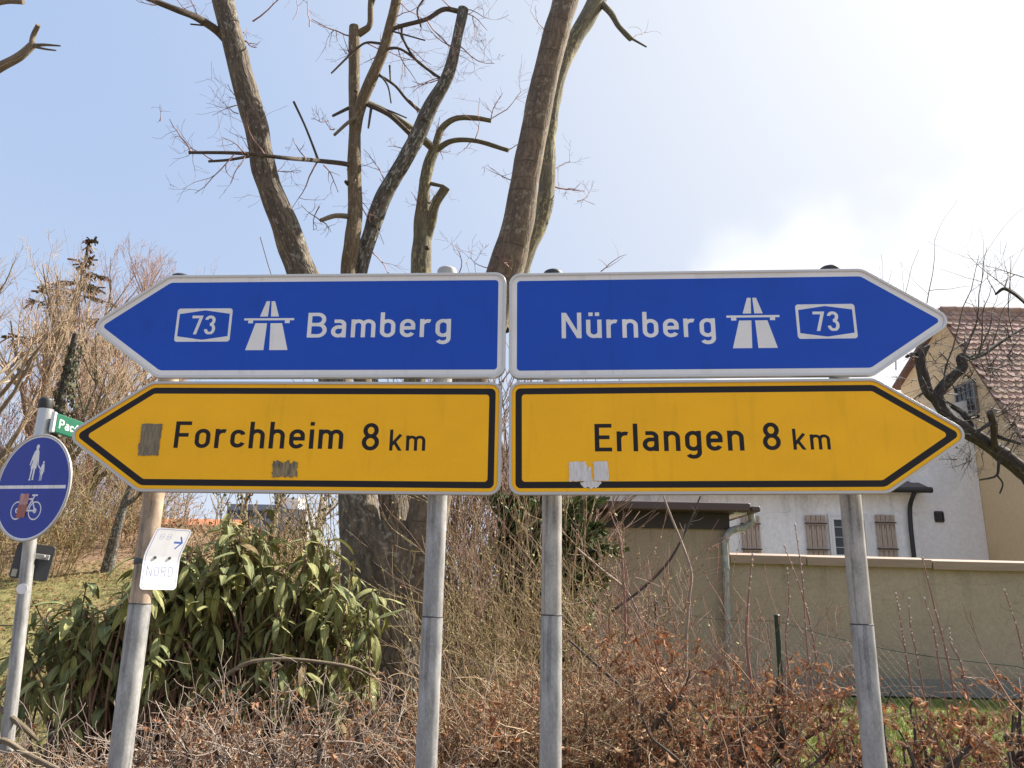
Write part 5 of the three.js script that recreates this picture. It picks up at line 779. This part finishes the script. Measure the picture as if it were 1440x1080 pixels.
// clipped beech hedges with last year's leaves: gnarled stems, fine twigs, curled brown leaves
function hedge(name, label, o) {
  seed(o.seed); const t = thing(name, label, 'hedge', V(0, 0, 0)), G = [], Tw = new Tubes(), leaves = [[], [], []], top = o.top;
  const tw = { segs: 4, wiggle: 0.28, up: 0.05, rmin: 0.0014, taper: 0.6, spread: 1.0, keep: 0.7, kids: (d) => rr(1.6, 3.8), from: 0.15, tip: (q, d, dep, pts) => { if (dep <= 1) { const n = rnd() < 0.35 ? 2.2 : 0.55; for (let i = 1; i < pts.length; i++) for (let c = rnd() < 0.4 * n ? 2 : 1; c > 0; c--) if (rnd() < o.leaf * n && pts[i].y < top(pts[i].x) + 0.12) leaves[Math.floor(rnd() * 3)].push(mat4(pts[i], V(rr(-1, 1), rr(-1.6, 0.4), rr(-1, 1)), rnd() * 6.28, rr(0.5, 1.25) * o.leafSize)); } } };
  for (let k = 0; k < o.n; k++) {
    const x = lerp(o.x0, o.x1, (k + rr(0.1, 0.9)) / o.n), z = o.z + rr(-o.dz, o.dz), T = new Tubes(), hh = top(x); let q = V(x, -0.05, z), d = V(rr(-0.6, 0.6), 1, rr(-0.5, 0.5)).normalize(); const pts = [q.clone()], rs_ = [rr(0.013, 0.03) * (o.fat ?? 1)]; const r0 = rs_[0], n = 9;
    for (let j = 1; j <= n; j++) { d.addScaledVector(rdir(), 0.42).addScaledVector(V(0, 1, 0), 0.14).normalize(); q = q.clone().addScaledVector(d, hh * (o.reach ?? 0.95) * rr(0.95, 1.2) / n); pts.push(q); rs_.push(r0 * (1 - 0.72 * j / n) + 0.002); }
    limbAt(T, pts, rs_, 7, { steps: 27, rough: 0.16, freq: 14, seed: k });
    if (o.fork) for (let f = 0; f < o.fork; f++) { const j0 = 2 + f * 2, bp = [pts[j0].clone()], br = [rs_[j0] * 0.75], bd = V(rr(-1, 1), rr(0.2, 0.9), rr(-0.5, 0.5)).normalize(); let bq = pts[j0].clone(); for (let j = 1; j <= 6; j++) { bd.addScaledVector(rdir(), 0.5).addScaledVector(V(0, 1, 0), 0.15).normalize(); bq = bq.clone().addScaledVector(bd, 0.09); if (bq.y > hh) bq.y = hh - 0.02; bp.push(bq); br.push(br[0] * (1 - 0.1 * j)); } limbAt(T, bp, br, 6, { steps: 18, rough: 0.18, freq: 16, seed: k + f }); }
    G.push(T.geometry());
    const m = Math.round(o.tw * rr(0.7, 1.3) * (o.thin ? lerp(1, o.thin, smoothstep(x, 1.3, 2.0)) : 1)); for (let i = 0; i < m; i++) { const f = rr(0.12, 1), a = Math.min(n - 1, Math.floor(f * n)), s = pts[a].clone().lerp(pts[a + 1], f * n - a), L = rr(0.22, 0.5); const dd = V(rr(-1, 1), rr(-0.1, 1.1), rr(-1, 1)).normalize(), room = top(s.x) + 0.05 - s.y; if (dd.y * L > room) dd.y = Math.max(-0.1, room / L); twig(Tw, s, dd, L, rr(0.0035, 0.0065), 2, tw); }
  }
  M.barkHedge ??= barkMat([0.14, 0.105, 0.08], [0.05, 0.038, 0.03], [0.2, 0.19, 0.15], 0.1, 81, 0.004);
  G.slice(0, 300).forEach((g) => part('gnarled_stem', g, M.barkHedge, t));
  part('twigs', Tw.geometry(), o.m ?? M.twigGrey, t).userData.kind = 'stuff'; leaves.forEach((l, i) => instances('dry_leaves', curls[i], M.leafBeech, l, t, o.tint ?? brown));
}
const tanLeaf = () => { const c = pick([[0.36, 0.21, 0.12], [0.28, 0.15, 0.085], [0.46, 0.31, 0.19], [0.2, 0.11, 0.07], [0.32, 0.15, 0.075]]), k = rr(0.7, 1.15); return rgb(c[0] * k, c[1] * k, c[2] * k); };
hedge('beech_hedge', 'brown-leaved hedge with gnarled dark stems in front of the lawn and fence', { seed: 701, x0: at(880, 980, 4.1).x, x1: 3.6, z: -4.1, dz: 0.28, n: 46, fat: 1.15, reach: 0.95, thin: 0.55, fork: 3, tw: 14, leaf: 0.5, leafSize: 0.029, top: (x) => (1.26 - 0.2 * smoothstep(x, 1.45, 1.9)) + 0.07 * Math.sin(x * 3.1) + 0.05 * Math.sin(x * 7.7 + 1), m: M.twigBrown });
hedge('beech_hedge', 'dry brown-leaved low hedge at the foot of the middle posts', { seed: 702, x0: at(585, 1000, 4.0).x, x1: at(880, 1000, 4.0).x, z: -4.0, dz: 0.3, n: 22, tw: 24, leaf: 0.34, leafSize: 0.025, tint: tanLeaf, top: (x) => 1.04 + 0.06 * Math.sin(x * 5), m: M.twigTan });
hedge('beech_hedge', 'tangled pale-twigged dry hedge under the evergreen shrubs on the left', { seed: 703, x0: -2.7, x1: at(585, 1000, 3.9).x, z: -3.85, dz: 0.3, n: 44, tw: 20, leaf: 0.2, leafSize: 0.024, tint: tanLeaf, top: (x) => (x > -1.6 ? 1.0 : 0.82) + 0.07 * Math.sin(x * 4.3), m: M.twigGrey });
// long pale canes arching through the left hedge
{
  const C = (label, list) => { const t = thing('cane', label, 'branch'), T = new Tubes(); limb(T, list, 8, { steps: 40, rough: 0.08, freq: 12 }); const p = part('stem', T.geometry(), M.barkPale, t); const T2 = new Tubes(); seed(list[0][0] + 5); const a = at(...[list[1][0], list[1][1], list[1][3]]); twig(T2, a, V(rr(-1, 1), 0.6, 0.2), 0.16, 0.003, 1, {}); part('twig', T2.geometry(), M.twigGrey, t); };
  C('pale arching cane running across the evergreen shrub to the trunk', [[290, 970, 5, 4.2], [318, 950, 6, 4.2], [350, 932, 6, 4.2], [390, 927, 5, 4.25], [450, 931, 5, 4.3], [500, 940, 4, 4.4], [530, 955, 3, 4.5]]);
  C('pale cane rising to the right at the lower left edge', [[-20, 1085, 9, 3.3], [0, 1042, 8, 3.3], [40, 1062, 9, 3.3], [80, 1082, 8, 3.3], [110, 1100, 7, 3.3]]);
  C('broken pale cane lying in the hedge at the lower left edge', [[-15, 985, 7, 3.35], [10, 1004, 8, 3.35], [36, 1025, 8, 3.35], [52, 1040, 6, 3.4]]);
}
// upright young shoots with pale catkin buds above the right hedge
{
  const list = [[1135, 910, 1118, 738, 'second to the right of the garage downpipe'], [1142, 890, 1103, 768, 'leaning left below the window'], [1050, 900, 1058, 780, 'thick reddish, right beside the garage downpipe'], [1332, 925, 1297, 785, 'tall, below the right house downpipe'], [1274, 920, 1260, 835, 'short, right of the right end post'], [1440, 930, 1412, 830, 'at the right edge of the garden wall'], [1318, 920, 1300, 842, 'short, next to the tall one below the house downpipe'], [1350, 930, 1335, 885, 'lowest one right of the right end post'], [1105, 900, 1107, 800, 'slender, left of the window shutters'], [1290, 925, 1278, 842, 'between the right end post and the tall shoot']];
  const wide = { 2: 4, 3: 3 };
  list.forEach(([x, y, x2, y2, w], i) => {
    seed(800 + i); const D = 4.6 + rr(-0.2, 0.5), a = at(x, y, D), b = at(x2, y2, D), t = thing('young_shoot', 'bare budded shoot, ' + w, 'shoot', V(a.x, 0, a.z)), T = new Tubes(), bd = [];
    a.sub(t.position); b.sub(t.position); const g = V(a.x + (a.x - b.x) * 0.8, 0, a.z), pts = [g, V(a.x + 0.03, a.y * 0.6, a.z), a, a.clone().lerp(b, 0.5).add(V(rr(-0.02, 0.02), 0, 0)), b], w0 = span(wide[i] ?? 2.4, at(x, y, D)) / 2; const P = limbAt(T, pts, [w0 * 1.3, w0 * 1.1, w0, w0 * 0.75, w0 * 0.45], 6, { steps: 30, rough: 0.15, freq: 20 });
    for (let k = 14; k < 31; k += 1) if (rnd() < 0.6) { const s = P[k].clone(); bd.push(new THREE.SphereGeometry(rr(0.0035, 0.006), 6, 5).scale(1, 1.5, 1).translate(s.x + rr(-0.006, 0.006), s.y, s.z + 0.004)); }
    if (i % 2 === 0) twig(T, P[16], V(rr(-1, 1), 1, 0), 0.2, w0 * 0.5, 0, {}); bd.push(new THREE.SphereGeometry(0.006, 6, 5).scale(1, 1.5, 1).translate(b.x, b.y, b.z));
    part('stem', T.geometry(), M.twigRed, t); part('buds', bd, M.budPale ??= mat([0.42, 0.36, 0.3], 0.8), t).userData.kind = 'stuff';
  });
  // longer crossing wands before the garage wall
  const wand = (label, pts, m) => { const t = thing('wand', label, 'shoot'), T = new Tubes(); limb(T, pts, 6, { steps: 40, rough: 0.12, freq: 16 }); part('stem', T.geometry(), m, t); seed(pts[0][0]); const T2 = new Tubes(); for (let k = 1; k < pts.length - 1; k++) { const a = at(pts[k][0], pts[k][1], pts[k][3]); twig(T2, a, V(rr(-1, 1), 0.8, rr(-0.3, 0.3)), rr(0.1, 0.25), 0.002, 1, {}); } part('twigs', T2.geometry(), m, t); };
  wand('pale kinked wand before the garage wall, crossing the dark one', [[966, 1000, 4, 5.1], [965, 900, 4, 5.1], [970, 835, 4, 5.1], [972, 805, 4, 5.1], [958, 762, 3.4, 5.1], [940, 717, 2.8, 5.1], [930, 690, 2.2, 5.1]], M.twigGrey);
  wand('dark curved wand rising to the right before the garage wall', [[860, 860, 4, 5.3], [905, 826, 4, 5.3], [940, 790, 3.6, 5.3], [965, 745, 3, 5.3], [985, 698, 2.2, 5.3]], M.twigDark);
  wand('straight pale wand falling to the right before the garage wall', [[810, 770, 2.6, 5.4], [845, 800, 3, 5.4], [880, 830, 3.6, 5.4], [900, 870, 4, 5.4]], M.twigGrey);
  wand('dark stick lying diagonally through the budding bushes', [[800, 900, 3, 4.8], [850, 945, 4.5, 4.7], [905, 995, 6, 4.6], [950, 1035, 7, 4.5]], M.twigDark);
  wand('upright red wand in the bush below the garage fascia', [[880, 900, 3.6, 5.2], [878, 830, 3.4, 5.2], [873, 770, 2.6, 5.2], [868, 738, 1.8, 5.2]], M.twigRed);
}
// chain-link fence running diagonally through the garden
{
  const t = thing('chain_link_fence', 'sagging chain-link fence with dark green posts between hedge and garden wall', 'fence'), A = at(800, 842, 12.5), K = [[800, 842, 12.5], [922, 852, 11.2], [1093, 873, 8.8], [1440, 938, 6.2], [1640, 990, 5.2]].map((q) => at(...q));
  const post_ = mat([0.012, 0.03, 0.02], 0.5), wire = mat([0.22, 0.22, 0.2], 0.4, { metalness: 0.6 });
  K.forEach((k, i) => { if (i > 2 && i !== 4) return; part('post', new THREE.CylinderGeometry(0.03, 0.03, k.y + 0.05, 12).translate(k.x, (k.y + 0.05) / 2, k.z), post_, t); part('cap', new THREE.SphereGeometry(0.034, 12, 8).scale(1, 0.6, 1).translate(k.x, k.y + 0.05, k.z), post_, t); });
  const len = [0]; for (let i = 1; i < K.length; i++) len.push(len[i - 1] + Math.hypot(K[i].x - K[i - 1].x, K[i].z - K[i - 1].z));
  const on = (s, f) => { let i = 1; while (i < K.length - 1 && s > len[i]) i++; const u = (s - len[i - 1]) / (len[i] - len[i - 1]), p = K[i - 1].clone().lerp(K[i], u), sag = 0.07 * Math.sin(Math.PI * clamp(u, 0, 1)); p.y = lerp(0.02, p.y - sag, f); return p; };
  const W = new Tubes(), total = len.at(-1), step = 0.095; for (let s = -1.4; s < total; s += step) for (const dirn of [1, -1]) { const P = []; for (let j = 0; j <= 8; j++) { const f = j / 8, q = s + (dirn > 0 ? f : 1 - f) * 1.3; if (q >= 0 && q <= total) P.push(on(q, f)); } if (P.length > 1) W.add(P, 0.0016, 3); }
  part('wire_mesh', W.geometry(), wire, t).userData.kind = 'stuff';
  const R = new Tubes(), P = []; for (let j = 0; j <= 60; j++) P.push(on(total * j / 60, 1.0)); R.add(P, 0.0035, 5); part('top_wire', R.geometry(), post_, t);
}
// low wire across the grass on the left
{
  const t = thing('low_wire', 'thin dark wire stretched low over the grass behind the footpath sign', 'wire'), a = at(-90, 877, 9), b = at(190, 874, 9), T = new Tubes(), P = []; for (let j = 0; j <= 20; j++) { const p = a.clone().lerp(b, j / 20); p.y -= 0.03 * Math.sin(Math.PI * j / 20); P.push(p); } T.add(P, 0.006, 6); part('strand', T.geometry(), M.iron, t);
  for (const e of [a, b]) { const y = groundY(e.x, e.z); part('stake', new THREE.CylinderGeometry(0.02, 0.025, e.y - y + 0.15, 8).translate(e.x, (e.y + y) / 2 - 0.02, e.z), M.barkDark, t); }
}

// ───────────────────────────── grass and litter ─────────────────────────────
const tuft = (() => { const p = [], n = []; seed(901); for (let k = 0; k < 7; k++) { const a = rnd() * 6.28, r = rr(0, 0.03), x = Math.cos(a) * r, z = Math.sin(a) * r, h = rr(0.5, 1), b = rnd() * 6.28, w = 0.09, lx = Math.cos(b) * w / 2, lz = Math.sin(b) * w / 2, ox = rr(-0.35, 0.35), oz = rr(-0.35, 0.35); p.push(x * 8 - lx, 0, z * 8 - lz, x * 8 + lx, 0, z * 8 + lz, x * 8 + ox, h, z * 8 + oz); for (let i = 0; i < 3; i++) n.push(0, 1, 0); } const g = new THREE.BufferGeometry(); g.setAttribute('position', new THREE.Float32BufferAttribute(p, 3)); g.computeVertexNormals(); return g; })();
{
  seed(911); const G = [], L = [], m = new THREE.Matrix4(), q = new THREE.Quaternion(), put = (x, z, s) => { q.setFromEuler(new THREE.Euler(0, rnd() * 6.28, 0)); m.compose(V(x, groundY(x, z) - 0.025, z), q, V(s, s * rr(0.7, 1.3), s)); return m.clone(); };
  for (let i = 0; i < 34000; i++) { const z = -rr(4.9, 13.8), x = rr(-0.3, 1) * (-z) * 0.72; G.push(put(x, z, rr(0.05, 0.09))); }
  const lawn = instances('lawn_grass', tuft, M.grass = new THREE.MeshStandardMaterial({ color: 0xffffff, roughness: 0.7, side: THREE.DoubleSide }), G, scene, () => { const k = rr(0.7, 1.25); return rnd() < 0.15 ? rgb(0.28 * k, 0.26 * k, 0.08 * k) : rgb(0.24 * k, 0.27 * k, 0.045 * k); }); tag(lawn, 'green lawn behind the right hedge and the fence', 'grass');
  for (let i = 0; i < 26000; i++) { const z = -rr(5.5, 19), x = -rr(0.1, 0.85) * (-z); L.push(put(x, z, rr(0.05, 0.085))); }
  tag(instances('meadow_grass', tuft, M.grass, L, scene, () => { const k = rr(0.7, 1.2); return rnd() < 0.4 ? rgb(0.27 * k, 0.22 * k, 0.09 * k) : rgb(0.16 * k, 0.165 * k, 0.04 * k); }), 'dry olive meadow grass sloping up on the left', 'grass');
  const F = []; for (let i = 0; i < 16000; i++) { const far = rnd() < 0.5, z = far ? -rr(10, 27) : -rr(3.0, 6.5), x = far ? -rr(0.1, 0.85) * -z : rr(-0.8, 0.8) * -z; F.push(mat4(V(x, groundY(x, z) + 0.005, z), V(rr(-1, 1), rr(-0.2, 0.3), rr(-1, 1)), rnd() * 6, far ? rr(0.03, 0.06) : rr(0.015, 0.028))); }
  tag(instances('fallen_leaves', curls[0], M.leafBeech, F, scene, brown), 'fallen brown leaves under the hedge and on the left bank', 'leaves');
}

renderer.render(scene, camera);
